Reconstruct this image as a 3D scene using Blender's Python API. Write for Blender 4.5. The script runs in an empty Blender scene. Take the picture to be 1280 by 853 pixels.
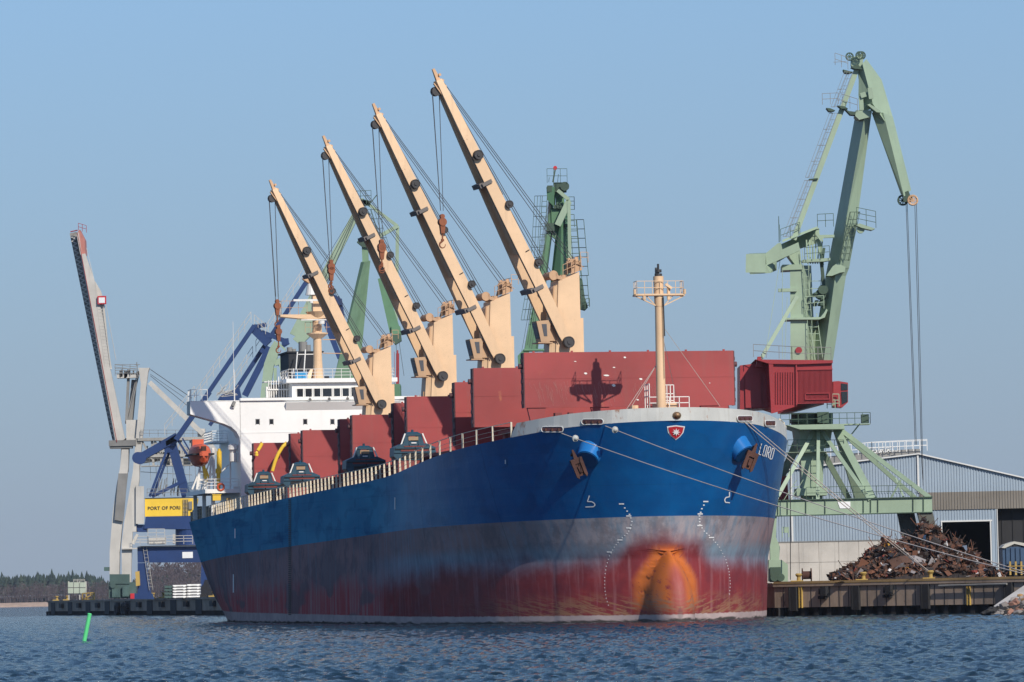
import bpy, bmesh, math, random
import numpy as np
from mathutils import Vector, Matrix
from mathutils.bvhtree import BVHTree
R = math.radians
scene = bpy.context.scene
COL = scene.collection
rnd = random.Random(7)

# ------------------------------------------------------------------ camera
F = 5900.0; ROLL = R(1.2); PITCH = math.atan(315/F); CAMZ = 2.5
cam = bpy.data.cameras.new('camera'); camo = bpy.data.objects.new('camera', cam)
COL.objects.link(camo); scene.camera = camo
cam.sensor_width = 36; cam.lens = 36*F/1280; cam.clip_start = 1; cam.clip_end = 60000
CM = Matrix.Rotation(PITCH, 4, 'X') @ Matrix.Rotation(R(90), 4, 'X') @ Matrix.Rotation(-ROLL, 4, 'Z')
camo.matrix_world = Matrix.Translation((0, 0, CAMZ)) @ CM
# ------------------------------------------------------------------ sky, sun
SUN_EL, SUN_AZ = R(35.3), R(29.8)          # azimuth to the right of straight behind the camera
S = Vector((math.cos(SUN_EL)*math.sin(SUN_AZ), -math.cos(SUN_EL)*math.cos(SUN_AZ), math.sin(SUN_EL)))
world = bpy.data.worlds.new('World'); scene.world = world; world.use_nodes = True
wn = world.node_tree.nodes; wl = world.node_tree.links
bg = wn['Background']; sky = wn.new('ShaderNodeTexSky'); sky.sky_type = 'NISHITA'
sky.sun_disc = False; sky.sun_elevation = SUN_EL; sky.sun_rotation = math.atan2(S.x, S.y)
sky.air_density = 1.0; sky.dust_density = 0.3; sky.ozone_density = 6.0; sky.altitude = 0
tc = wn.new('ShaderNodeTexCoord'); sx = wn.new('ShaderNodeSeparateXYZ'); wl.new(tc.outputs['Generated'], sx.inputs[0])
mr = wn.new('ShaderNodeMapRange'); mr.interpolation_type = 'SMOOTHSTEP'; wl.new(sx.outputs['Z'], mr.inputs[0])
mr.inputs[1].default_value = -.02; mr.inputs[2].default_value = .34; mr.inputs[3].default_value = .90; mr.inputs[4].default_value = 0
m2 = wn.new('ShaderNodeMapRange'); wl.new(sx.outputs['Z'], m2.inputs[0]); m2.inputs[1].default_value = 0; m2.inputs[2].default_value = .14
hz = wn.new('ShaderNodeMix'); hz.data_type = 'RGBA'; wl.new(m2.outputs[0], hz.inputs[0])
hz.inputs[6].default_value = (1.86,2.38,3.28,1); hz.inputs[7].default_value = (1.46,2.34,3.56,1)     # misty spring air low over the sea
mx = wn.new('ShaderNodeMix'); mx.data_type = 'RGBA'; wl.new(mr.outputs[0], mx.inputs[0]); wl.new(sky.outputs[0], mx.inputs[6]); wl.new(hz.outputs[2], mx.inputs[7])
wl.new(mx.outputs[2], bg.inputs[0]); bg.inputs[1].default_value = 0.138
sl = bpy.data.lights.new('sun', 'SUN'); sl.energy = 4.5; sl.angle = R(0.5); sl.color = (1, .92, .80)
so = bpy.data.objects.new('sun', sl); COL.objects.link(so)
so.rotation_euler = (-S).to_track_quat('-Z', 'Y').to_euler(); so.location = (0, 0, 100)
vs = scene.view_settings; vs.view_transform = 'Standard'; vs.look = 'None'; vs.gamma = 1; vs.exposure = 0
scene.render.engine = 'CYCLES'

# ------------------------------------------------------------------ helpers
RM = CM.to_3x3()
def ray(px, py): return RM @ Vector(((px-640)/F, -(py-426.5)/F, -1))
def at(px, py, Y):
    d = ray(px, py); return Vector((0, 0, CAMZ)) + d*(Y/d.y)
def ground(px, Y, z=0.0):                   # world point at depth Y and height z, in the column px of the photo
    d = ray(px, 740); return Vector((d.x/d.y*Y, Y, z))

class MB:
    def __init__(s): s.v = []; s.f = []; s.m = []
    def poly(s, pts, mi=0):
        n = len(s.v); s.v += [tuple(p) for p in pts]; s.f.append(tuple(range(n, n+len(pts)))); s.m.append(mi); return s
    def hexa(s, p, mi=0):
        n = len(s.v); s.v += [tuple(q) for q in p]
        for f in ((0,3,2,1),(4,5,6,7),(0,1,5,4),(1,2,6,5),(2,3,7,6),(3,0,4,7)):
            s.f.append(tuple(n+i for i in f)); s.m.append(mi)
        return s
    def box(s, lo, hi, mi=0):
        x0,y0,z0 = lo; x1,y1,z1 = hi
        if x0 > x1: x0,x1 = x1,x0
        if y0 > y1: y0,y1 = y1,y0
        if z0 > z1: z0,z1 = z1,z0
        return s.hexa([(x0,y0,z0),(x1,y0,z0),(x1,y1,z0),(x0,y1,z0),(x0,y0,z1),(x1,y0,z1),(x1,y1,z1),(x0,y1,z1)], mi)
    def bar(s, a, b, w, h, up=(0,1,0), w2=None, h2=None, mi=0):
        # box beam from a to b; h measured along up (made square to the beam), w across
        a = Vector(a); b = Vector(b); d = (b-a).normalized(); up = Vector(up)
        sd = d.cross(up)
        if sd.length < 1e-4: sd = d.cross(Vector((1,.01,0)))
        sd.normalize(); u = sd.cross(d).normalized()
        w2 = w if w2 is None else w2; h2 = h if h2 is None else h2
        q = []
        for c, ww, hh in ((a,w,h),(b,w2,h2)):
            q += [c-sd*ww/2-u*hh/2, c+sd*ww/2-u*hh/2, c+sd*ww/2+u*hh/2, c-sd*ww/2+u*hh/2]
        return s.hexa(q, mi)
    def tube(s, a, b, r, r2=None, n=8, mi=0, caps=True):
        a = Vector(a); b = Vector(b); r2 = r if r2 is None else r2
        d = (b-a).normalized(); x = d.orthogonal().normalized(); y = d.cross(x)
        k = len(s.v)
        for c, rr in ((a,r),(b,r2)):
            for i in range(n):
                t = 2*math.pi*i/n; s.v.append(tuple(c+(x*math.cos(t)+y*math.sin(t))*rr))
        for i in range(n):
            j = (i+1) % n; s.f.append((k+i,k+j,k+n+j,k+n+i)); s.m.append(mi)
        if caps:
            s.f.append(tuple(k+i for i in reversed(range(n)))); s.m.append(mi)
            s.f.append(tuple(k+n+i for i in range(n))); s.m.append(mi)
        return s
    def path(s, pts, r, n=5, mi=0):
        for a, b in zip(pts[:-1], pts[1:]): s.tube(a, b, r, n=n, mi=mi)
        return s
    def prism(s, pts, d, mi=0):
        # polygon pts extruded by vector d
        d = Vector(d); n = len(pts); k = len(s.v)
        pts = [Vector(p) for p in pts]
        s.v += [tuple(p) for p in pts] + [tuple(p+d) for p in pts]
        s.f.append(tuple(k+i for i in range(n))); s.m.append(mi)
        s.f.append(tuple(k+n+i for i in reversed(range(n)))); s.m.append(mi)
        for i in range(n):
            j = (i+1) % n; s.f.append((k+j,k+i,k+n+i,k+n+j)); s.m.append(mi)
        return s
    def rail(s, pts, h=1.1, step=1.5, r=.035, rows=(1.0,.5), mi=0):
        for a, b in zip(pts[:-1], pts[1:]):
            a = Vector(a); b = Vector(b); L = (b-a).length; n = max(1, round(L/step))
            for q in rows: s.tube(a+Vector((0,0,h*q)), b+Vector((0,0,h*q)), r, n=4, mi=mi)
            for i in range(n+1):
                c = a+(b-a)*i/n; s.tube(c, c+Vector((0,0,h)), r, n=4, mi=mi)
        return s
    def ladder(s, a, b, side, w=.5, r=.035, step=.5, cage=0, out=(0,0,0), mi=0):
        a = Vector(a); b = Vector(b); sd = Vector(side).normalized()*w/2; o = Vector(out)
        s.tube(a-sd, b-sd, r, n=4, mi=mi); s.tube(a+sd, b+sd, r, n=4, mi=mi)
        n = int((b-a).length/step)
        for i in range(1, n):
            c = a+(b-a)*i/n; s.tube(c-sd, c+sd, r*.8, n=4, mi=mi)
        if cage:
            n = int((b-a).length/cage)
            for i in range(n+1):
                c = a+(b-a)*i/max(1,n)
                s.path([c-sd, c-sd*1.2+o, c+sd*1.2+o, c+sd], r*.8, n=4, mi=mi)
            s.tube(a+o, b+o, r*.8, n=4, mi=mi); s.tube(a-sd*1.2+o, b-sd*1.2+o, r*.8, n=4, mi=mi); s.tube(a+sd*1.2+o, b+sd*1.2+o, r*.8, n=4, mi=mi)
        return s
    def build(s, name, mat, parent=None, local=False, smooth=False):
        me = bpy.data.meshes.new(name)
        off = Vector((0,0,0))
        if parent is not None and not local:
            q = parent
            while q.parent: q = q.parent
            off = q.location
        me.from_pydata([tuple(Vector(p)-off) for p in s.v], [], s.f)
        mats = mat if isinstance(mat, (list, tuple)) else [mat]
        for m in mats: me.materials.append(m)
        if len(mats) > 1:
            for p, i in zip(me.polygons, s.m): p.material_index = i
        bm = bmesh.new(); bm.from_mesh(me)
        bmesh.ops.recalc_face_normals(bm, faces=bm.faces); bm.to_mesh(me); bm.free()
        if smooth:
            me.polygons.foreach_set('use_smooth', [True]*len(me.polygons))
            me.set_sharp_from_angle(angle=R(35))
        o = bpy.data.objects.new(name, me); COL.objects.link(o)
        if parent is not None: o.parent = parent
        return o

def tag(o, label=None, cat=None, group=None, kind=None):
    if label: o['label'] = label
    if cat: o['category'] = cat
    if group: o['group'] = group
    if kind: o['kind'] = kind
    return o
def thing(name, label, cat, loc=(0,0,0), rz=0, group=None):
    o = bpy.data.objects.new(name, None); COL.objects.link(o); o.empty_display_size = .5
    o.location = loc; o.rotation_euler = (0,0,rz); return tag(o, label, cat, group)
def copy_tree(o, parent=None):
    c = o.copy(); COL.objects.link(c); c.parent = parent
    for ch in list(o.children): copy_tree(ch, c)
    return c
def lettering(name, text, size, mat, parent, M, extrude=.01, sx=1.0, bold=0.0):
    cu = bpy.data.curves.new(name, 'FONT'); cu.body = text; cu.size = size; cu.extrude = extrude
    cu.align_x = 'CENTER'; cu.align_y = 'CENTER'; cu.offset = bold; cu.space_character = 1.1
    tmp = bpy.data.objects.new('tmp', cu)
    me = bpy.data.meshes.new_from_object(tmp); bpy.data.objects.remove(tmp)
    me.transform(M @ Matrix.Diagonal((sx,1,1,1)))
    me.materials.clear(); me.materials.append(mat)
    o = bpy.data.objects.new(name, me); COL.objects.link(o); o.parent = parent
    return o

# ------------------------------------------------------------------ materials
def newmat(name):
    m = bpy.data.materials.new(name); m.use_nodes = True
    nt = m.node_tree; b = nt.nodes['Principled BSDF']; return m, nt, b
class NT:
    def __init__(s, nt): s.nt = nt; s.co = nt.nodes.new('ShaderNodeTexCoord').outputs['Object']
    def _in(s, sock, v):
        if isinstance(v, (int, float)): sock.default_value = v
        elif isinstance(v, (tuple, list)): sock.default_value = tuple(v)+((1,) if len(v) == 3 and len(sock.default_value) == 4 else ())
        else: s.nt.links.new(v, sock)
    def math(s, op, a, b=0.0, c=0.0, clamp=False):
        n = s.nt.nodes.new('ShaderNodeMath'); n.operation = op; n.use_clamp = clamp
        s._in(n.inputs[0], a); s._in(n.inputs[1], b); s._in(n.inputs[2], c); return n.outputs[0]
    def noise(s, scale=1.0, detail=4, rough=.55, vec=(1,1,1), off=(0,0,0), dist=0.0):
        mp = s.nt.nodes.new('ShaderNodeMapping'); s.nt.links.new(s.co, mp.inputs[0])
        mp.inputs['Scale'].default_value = vec; mp.inputs['Location'].default_value = off
        n = s.nt.nodes.new('ShaderNodeTexNoise'); n.inputs['Scale'].default_value = scale
        n.inputs['Detail'].default_value = detail; n.inputs['Roughness'].default_value = rough
        n.inputs['Distortion'].default_value = dist
        s.nt.links.new(mp.outputs[0], n.inputs['Vector']); return n.outputs['Fac']
    def noise_v(s, vec, scale=1.0, detail=5, rough=.7, dist=0.0):
        n = s.nt.nodes.new('ShaderNodeTexNoise'); n.inputs['Scale'].default_value = scale
        n.inputs['Detail'].default_value = detail; n.inputs['Roughness'].default_value = rough; n.inputs['Distortion'].default_value = dist
        c = s.nt.nodes.new('ShaderNodeCombineXYZ')
        for i, v in enumerate(vec): s._in(c.inputs[i], v)
        s.nt.links.new(c.outputs[0], n.inputs['Vector']); return n.outputs['Fac']
    def ramp(s, v, lo, hi, a=0.0, b=1.0):
        n = s.nt.nodes.new('ShaderNodeMapRange'); n.interpolation_type = 'SMOOTHSTEP'
        s._in(n.inputs[0], v); s._in(n.inputs[1], lo); s._in(n.inputs[2], hi); s._in(n.inputs[3], a); s._in(n.inputs[4], b)
        return n.outputs[0]
    def mix(s, f, a, b, mode='MIX'):
        n = s.nt.nodes.new('ShaderNodeMix'); n.data_type = 'RGBA'; n.blend_type = mode
        s._in(n.inputs[0], f); s._in(n.inputs[6], a); s._in(n.inputs[7], b); return n.outputs[2]
    def xyz(s):
        n = s.nt.nodes.new('ShaderNodeSeparateXYZ'); s.nt.links.new(s.co, n.inputs[0]); return n.outputs
    def bump(s, h, b, dist=.02, strength=.5):
        n = s.nt.nodes.new('ShaderNodeBump'); n.inputs['Distance'].default_value = dist; n.inputs['Strength'].default_value = strength
        s.nt.links.new(h, n.inputs['Height']); s.nt.links.new(n.outputs[0], b.inputs['Normal'])
def paint(name, col, rough=.55, var=.22, streak=.25, rust=0.0, metallic=0.0, scale=1.0, rustcol=(.16,.055,.02), dirt=None):
    if dirt is None: dirt = tuple(x*.30+.018 for x in col)
    m, nt, b = newmat(name); n = NT(nt)
    big = n.noise(.25*scale, 4); fine = n.noise(2.2*scale, 5, .65)
    c = n.mix(n.ramp(big, .3, .7), tuple(x*(1-var) for x in col), tuple(min(1,x*(1+var*.5)) for x in col))
    c = n.mix(n.math('MULTIPLY', n.ramp(fine, .5, .75), var*.55), c, dirt)
    if streak:
        st = n.noise(1.0*scale, 5, .6, vec=(2.6,2.6,.16))
        c = n.mix(n.math('MULTIPLY', n.ramp(st, .5, .78), streak), c, dirt)
    if rust:
        rs = n.noise(.9*scale, 8, .72, vec=(1,1,.55), off=(3,5,1))
        c = n.mix(n.ramp(rs, .70-rust*.28, .78-rust*.2), c, rustcol)
    nt.links.new(c, b.inputs['Base Color']); b.inputs['Roughness'].default_value = rough
    b.inputs['Metallic'].default_value = metallic
    n.bump(fine, b, .015, .35)
    return m
M = {}
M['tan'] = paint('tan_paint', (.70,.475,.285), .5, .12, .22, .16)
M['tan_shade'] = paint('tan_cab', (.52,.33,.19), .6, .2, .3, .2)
M['glass_grey'] = paint('cab_glass', (.10,.10,.11), .25, .2, .2)
M['tan_rusty'] = paint('tan_rusty', (.56,.34,.19), .6, .25, .3, .45)
M['roller'] = paint('roller', (.035,.033,.035), .6)
M['bracket'] = paint('bracket_grey', (.17,.15,.14), .7, .2)
M['rope'] = paint('wire_rope', (.035,.037,.045), .7, .1, 0)
M['rust'] = paint('rust_steel', (.075,.028,.018), .85, .35, .3, .5, rustcol=(.26,.075,.025), scale=2)
M['hookrust'] = paint('hook_rust', (.22,.07,.03), .8, .4, .3, .4, rustcol=(.07,.03,.02))
M['white'] = paint('white_paint', (.80,.79,.76), .45, .05, .06, .03)
M['white2'] = paint('white_rail', (.72,.70,.66), .5, .1, .1, .15)
M['greywhite'] = paint('bulwark_grey', (.50,.50,.47), .55, .12, .22, .20)
M['cream'] = paint('stanchion', (.62,.55,.42), .6, .2, .3, .35)
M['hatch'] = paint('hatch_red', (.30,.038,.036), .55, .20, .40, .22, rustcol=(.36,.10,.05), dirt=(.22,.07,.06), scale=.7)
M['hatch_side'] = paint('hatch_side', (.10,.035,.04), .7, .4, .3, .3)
M['deckred'] = paint('deck_red', (.19,.035,.03), .7, .25, .25, .2)
M['dark'] = paint('dark_gap', (.012,.012,.014), .8, .1, 0)
M['glass'] = paint('window_glass', (.015,.018,.024), .12, .1, 0)
M['glass'].node_tree.nodes['Principled BSDF'].inputs['Specular IOR Level'].default_value = .8
M['blueanchor'] = paint('pocket_blue', (.015,.16,.46), .22, .12, .15, .0)
M['grab'] = paint('grab_blue', (.009,.058,.10), .5, .3, .3, .08)
M['grab_win'] = paint('grab_window', (.42,.28,.16), .6, .3)
M['funnel'] = paint('funnel_navy', (.008,.010,.016), .75, .2, .05, .03)
M['skyblue'] = paint('light_blue', (.02,.24,.48), .5, .1)
M['orange'] = paint('lifeboat_orange', (.60,.10,.035), .45, .1, .1)
M['yellow'] = paint('yellow_paint', (.80,.52,.04), .5, .1, .12, .05)
M['rail_y'] = paint('bollard_yellow', (.42,.28,.07), .6, .3, .2, .25)
M['navy'] = paint('crane_blue', (.012,.038,.135), .45, .14, .18, .02)
M['green'] = paint('crane_green', (.285,.375,.265), .55, .12, .18, .10)
M['green2'] = paint('crane_green_old', (.10,.215,.115), .6, .18, .25, .14)
M['greendark'] = paint('gear_green', (.05,.09,.06), .7, .3, .2, .2)
M['housered'] = paint('machine_house_red', (.30,.022,.027), .5, .12, .15, .04)
M['stsgrey'] = paint('crane_grey', (.50,.475,.43), .55, .12, .2, .10)
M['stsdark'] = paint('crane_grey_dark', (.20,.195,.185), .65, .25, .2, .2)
M['stspink'] = paint('faded_red', (.52,.20,.16), .6, .25, .2, .1)
M['stsgreen'] = paint('bogie_green', (.06,.11,.10), .65, .3, .2, .2)
M['conc'] = paint('concrete', (.50,.47,.43), .85, .16, .35, 0, scale=1.2)
M['quaywall'] = paint('quay_wall', (.33,.25,.19), .85, .30, .40, .35, rustcol=(.10,.045,.025), dirt=(.04,.035,.03))
M['quaydark'] = paint('quay_recess', (.02,.02,.022), .85, .3, .3, .2)  # near black for piles and joints, also paints shade in bays and doorways
M['rubber'] = paint('rubber', (.015,.015,.017), .8)
M['clad'] = paint('cladding_blue', (.29,.355,.42), .45, .06, .12, .03)
M['cladbrown'] = paint('cladding_brown', (.19,.17,.145), .6, .12, .25, .1)
M['trim'] = paint('white_trim', (.62,.62,.60), .5, .05)
M['asphalt'] = paint('asphalt', (.06,.058,.055), .9, .3, 0)
M['mooring'] = paint('mooring_rope', (.50,.43,.38), .9, .15, 0)
M['spar'] = paint('spar_green', (.10,.62,.22), .5, .1, .05)
M['board'] = paint('board_green', (.42,.47,.38), .6, .1)
M['letter'] = paint('letter_dark', (.02,.02,.02), .6, 0, 0)
M['letterw'] = paint('letter_white', (.78,.78,.78), .6, .12, 0)
M['crestred'] = paint('crest_red', (.48,.02,.03), .5, .05, 0)
M['waggonblue'] = paint('waggon_blue', (.03,.07,.14), .6, .2)
M['tarp'] = paint('tarp', (.5,.48,.42), .8, .15)
# ------------------------------------------------------------------ water, shore
def smin(a, k): return a
m, nt, b = newmat('sea_water'); n = NT(nt)
b.inputs['Base Color'].default_value = (.004,.022,.034,1); b.inputs['Roughness'].default_value = .06
b.inputs['IOR'].default_value = 1.33
w1 = n.noise(3.2, 7, .72, vec=(.75,1,1)); n.bump(w1, b, .34, .9); M['water'] = m
def build_water():
    ang = np.concatenate([np.linspace(-60,-9,26)[:-1], np.linspace(-9,9,620), np.linspace(9,60,26)[1:]])*math.pi/180
    rad = np.concatenate([np.geomspace(6, 110, 60)[:-1], np.geomspace(110, 900, 900)[:-1], np.geomspace(900, 30000, 60)])
    A, Rr = np.meshgrid(ang, rad)
    X = Rr*np.sin(A); Y = Rr*np.cos(A)
    rs = np.random.RandomState(4); Z = np.zeros_like(X)
    for i in range(60):
        lam = 0.30*(1.7/0.30)**rs.rand(); th = math.pi*.5+rs.normal()*.75+.35; k = 2*math.pi/lam
        amp = .0105*lam**.75
        ph = rs.rand()*6.28
        arg = k*(X*math.cos(th)+Y*math.sin(th))+ph + 1.2*np.sin(.06*X+.045*Y+ph*3)
        Z += amp*(1-np.abs(np.sin(arg/2))*2+.27)*(.65+.35*np.sin(.11*X-.07*Y+ph*5))
    Z *= 1.35*np.clip((1600-Rr)/900, 0, 1)
    Z -= .02
    ny, nx = X.shape
    V = np.stack([X, Y, Z], -1).reshape(-1, 3)
    idx = np.arange(ny*nx).reshape(ny, nx)
    Fc = np.stack([idx[:-1,:-1], idx[:-1,1:], idx[1:,1:], idx[1:,:-1]], -1).reshape(-1, 4)
    me = bpy.data.meshes.new('water'); me.vertices.add(len(V)); me.vertices.foreach_set('co', V.ravel().astype(np.float32))
    me.loops.add(Fc.size); me.loops.foreach_set('vertex_index', Fc.ravel().astype(np.int32))
    me.polygons.add(len(Fc)); me.polygons.foreach_set('loop_start', np.arange(0, Fc.size, 4, dtype=np.int32))
    me.polygons.foreach_set('loop_total', np.full(len(Fc), 4, dtype=np.int32)); me.polygons.foreach_set('use_smooth', [True]*len(Fc))
    me.update(); me.materials.append(M['water'])
    o = bpy.data.objects.new('water', me); COL.objects.link(o); tag(o, kind='structure')
build_water()

# ------------------------------------------------------------------ the ship: local x = port, y = aft of the stem, z = up
AX = R(11.95)
bow = at(845, 520, 370); SHIPX = bow.x
ship = thing('bulk_carrier', 'blue and red bulk carrier with four tan deck cranes moored alongside the quay', 'ship', (SHIPX, 370, 0), AX)
XA = Vector((math.cos(AX), math.sin(AX), 0)); YA = Vector((-math.sin(AX), math.cos(AX), 0)); SO = Vector((SHIPX, 370, 0))
def s2w(p): return SO + XA*p[0] + YA*p[1] + Vector((0,0,p[2]))
def w2s(w): d = Vector(w)-SO; return Vector((d.dot(XA), d.dot(YA), w[2]))
def sray(px, py):
    o = Vector((0,0,CAMZ)); d = ray(px, py); return w2s(o), w2s(o+d)-w2s(o)
def st(px, py, t):                          # point of the ship where the photo's pixel meets the station t
    o, d = sray(px, py); return o + d*((t-o.y)/d.y)
def sw(px, py, w):                          # ... meets the buttock w
    o, d = sray(px, py); return o + d*((w-o.x)/d.x)
def lerp(tab, x):
    if x <= tab[0][0]: return tab[0][1]
    for (a, u), (c, v) in zip(tab[:-1], tab[1:]):
        if x <= c: return u+(v-u)*(x-a)/(c-a)
    return tab[-1][1]
LS = 178.0; HB = 15.3
ZD = [(0,15.75),(4,15.5),(8,15.1),(12,14.75),(18,14.3),(28,13.5),(37,13.0),(44,12.75),(54,12.6),(80,12.4),(100,12.2),(130,11.85),(165,11.5),(178,11.4)]
def zdeck(t): return lerp(ZD, t)
def tstem(z): return lerp([(-3,4.2),(0,4.0),(5,4.0),(8,3.1),(12,1.6),(16,0),(18,-.6)], z)
def hmain(t, z):
    u = t - tstem(z)
    if u <= 0: return 0.0
    Le = lerp([(-3,39),(0,36.3),(5,34.6),(9,32.4),(12,31),(16,29.5)], z); q = lerp([(-3,.60),(1,.60),(5,.60),(8,.555),(12,.52),(16,.49)], z)
    a = min(1, u/Le); h = HB*(1-(1-a)**2)**q
    if t > 118:
        k = lerp([(-3,.6),(0,.40),(1.5,.34),(3,.285),(5,.235),(7,.19),(9,.15),(12,.10)], z); e = (t-118)/(LS-118); h *= max(0, 1-k*e**1.7)
    return h
def hbulb(t, z):
    c = 1-((z-.6)/5.3)**2
    if c <= 0: return 0.0
    t0 = 4.6-4.6*c**.62; u = (t-t0)/4.5
    if u <= 0: return 0.0
    return 2.0*c**.72*math.sqrt(max(0, 1-(1-min(1,u))**2))
def hw(t, z):
    a, b = hmain(t, z), hbulb(t, z); k = 2.0
    if a <= 0 and b <= 0: return 0.0
    h = max(k-abs(a-b), 0)/k
    return max(a, b) + h*h*k*.25*min(1, min(a, b)/.9)
def tfirst(z):
    c = 1-((z-.6)/5.3)**2
    a = tstem(z)
    return min(a, 4.6-4.6*c**.62) if c > 0 else a
ZB0, ZBS = 8.35, -.0090                       # painted boundary blue / boot topping
NU = [((i/92)**1.9) for i in range(93)]
NZ = 84
def hull_rows():
    rows = []
    for i in range(NZ+1):
        f = i/NZ; row = []
        for u in NU:
            t = u*LS
            for _ in range(3):
                z = -1.6 + f*(zdeck(t)+1.6); t0 = tfirst(z); t = t0 + u*(LS-t0)
            row.append((hw(t, z) if u > 0 else 0.0, t, z))
        rows.append(row)
    return rows
rows = hull_rows()
def hull_mesh():
    mb = MB()
    for sgn in (-1, 1):
        base = len(mb.v)
        for row in rows: mb.v += [(sgn*a, t, z) for a, t, z in row]
        w = len(NU)
        for i in range(NZ):
            for j in range(w-1):
                q = (base+i*w+j, base+i*w+j+1, base+(i+1)*w+j+1, base+(i+1)*w+j)
                mb.f.append(q if sgn < 0 else q[::-1]); mb.m.append(0)
    # transom
    for i in range(NZ):
        a = rows[i][-1]; b = rows[i+1][-1]
        mb.poly([(-a[0],a[1],a[2]),(a[0],a[1],a[2]),(b[0],b[1],b[2]),(-b[0],b[1],b[2])])
    return mb
m, nt, b = newmat('hull_paint'); n = NT(nt); X = n.xyz()
x, y, z = X[0], X[1], X[2]
rel = n.math('SUBTRACT', n.math('ADD', z, n.math('MULTIPLY', y, -ZBS)), ZB0)
wz = n.math('ADD', z, n.math('MULTIPLY', y, -ZBS*.35))
big = n.noise(.10, 5, .6, off=(4,2,0)); mid = n.noise(.45, 5, .6); fine = n.noise(2.5, 6, .65)
vst = n.noise(1.0, 6, .65, vec=(1.6,1.6,.10)); hst = n.noise(1.0, 5, .6, vec=(.05,.05,.9), off=(1,7,3))
plate = n.noise(1.0, 2, .4, vec=(.09,.09,.35), off=(9,1,2))
# --- blue
aft = n.ramp(n.math('ADD', y, n.math('MULTIPLY', n.math('SUBTRACT', big, .5), 30)), 8, 50)
blue = n.mix(n.ramp(mid, .3, .7), (.001,.095,.29), (.001,.072,.24))
teal = n.mix(n.ramp(plate, .35, .65), (.062,.265,.410), (.044,.205,.345))
teal = n.mix(n.math('MULTIPLY', n.ramp(hst, .52, .72), .6), teal, (.014,.085,.18))
teal = n.mix(n.math('MULTIPLY', n.ramp(vst, .5, .8), .5), teal, (.09,.23,.36))
blue = n.mix(aft, blue, teal)
blue = n.mix(n.math('MULTIPLY', n.ramp(fine, .55, .8), .3), blue, (.03,.10,.20))
wl_ = n.math('ABSOLUTE', n.math('SUBTRACT', n.math('FRACT', n.math('MULTIPLY', y, 1/14.3)), .5))
weld = n.ramp(wl_, .4965, .499)
hz_l = n.math('ABSOLUTE', n.math('SUBTRACT', n.math('FRACT', n.math('ADD', n.math('MULTIPLY', z, 1/2.7), n.math('MULTIPLY', y, -.003))), .5))
seam = n.math('MAXIMUM', weld, n.math('MULTIPLY', n.ramp(hz_l, .490, .497), .45))
blue = n.mix(n.math('MULTIPLY', seam, .55), blue, (.006,.035,.09))
run = n.noise(1.0, 5, .7, vec=(1.9,1.9,.10), off=(7,3,8))
scuf = n.noise(1.0, 7, .75, vec=(.10,.10,2.4), off=(2,9,4), dist=.4)
blue = n.mix(n.math('MULTIPLY', n.math('MULTIPLY', n.ramp(scuf, .56, .66), n.ramp(big, .42, .60)), n.ramp(y, 10, 45, .22, .55)), blue, (.085,.22,.36))
blue = n.mix(n.math('MULTIPLY', n.ramp(n.noise(.22, 3, .4, vec=(1,1,2.2), off=(6,6,1)), .56, .60), .22), blue, (.004,.045,.13))
blue = n.mix(n.math('MULTIPLY', n.math('MULTIPLY', n.ramp(run, .60, .74), n.ramp(rel, 2.2, 6.0)), n.ramp(y, 2, 30, .12, .5)), blue, (.10,.075,.06))
blue = n.mix(n.math('MULTIPLY', n.ramp(run, .66, .76), n.ramp(rel, 4.5, .2, 0, .45)), blue, (.05,.17,.30))
# --- below: anti-fouling
purple = n.mix(n.ramp(plate, .35, .65), (.30,.185,.185), (.20,.145,.155))
purple = n.mix(n.math('MULTIPLY', n.ramp(vst, .45, .72), .6), purple, (.20,.23,.28))
pale = n.mix(n.ramp(vst, .35, .7), (.36,.32,.34), (.19,.25,.32))
fwd = n.ramp(n.math('ADD', y, n.math('MULTIPLY', n.math('SUBTRACT', mid, .5), 10)), 17, 3)
upper = n.mix(fwd, purple, pale)
upper = n.mix(n.math('MULTIPLY', n.ramp(n.noise(.35, 6, .7, off=(11,2,4)), .48, .62), .45), upper, (.10,.085,.10))
tealband = n.math('MULTIPLY', n.ramp(wz, 6.6, 5.2), n.ramp(y, 62, 20))
upper = n.mix(n.math('MULTIPLY', tealband, .75), upper, n.mix(n.ramp(vst,.3,.7),(.09,.19,.27),(.22,.35,.44)))
red = n.mix(n.ramp(mid, .3, .7), (.225,.022,.024), (.15,.018,.024))
reda = n.mix(n.ramp(vst, .4, .68), (.38,.075,.080), (.36,.21,.205))
red = n.mix(n.ramp(n.math('ADD', y, n.math('MULTIPLY', big, 20)), 44, 62), red, reda)
red = n.mix(n.math('MULTIPLY', n.math('MULTIPLY', n.ramp(plate, .55, .62), n.ramp(y, 22, 40)), .8), red, (.14,.115,.125))
red = n.mix(n.math('MULTIPLY', n.ramp(vst, .50, .74), .45), red, (.36,.18,.19))
edge = n.math('ADD', n.math('ADD', n.math('MULTIPLY', n.math('SUBTRACT', mid, .5), 2.6), n.math('MULTIPLY', n.math('SUBTRACT', vst, .5), .7)),
              n.math('MULTIPLY', n.math('SUBTRACT', big, .5), 1.8))
lim = n.math('SUBTRACT', n.ramp(y, 12, 60, 4.7, 3.7), wz)
lim = n.math('ADD', lim, n.math('MULTIPLY', n.math('MULTIPLY', n.ramp(n.math('ABSOLUTE', x), 4.2, 2.2), n.ramp(y, 9, 6)), 1.7))
isred = n.ramp(n.math('ADD', lim, edge), -1.3, 1.3)
low = n.mix(isred, upper, red)
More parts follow.
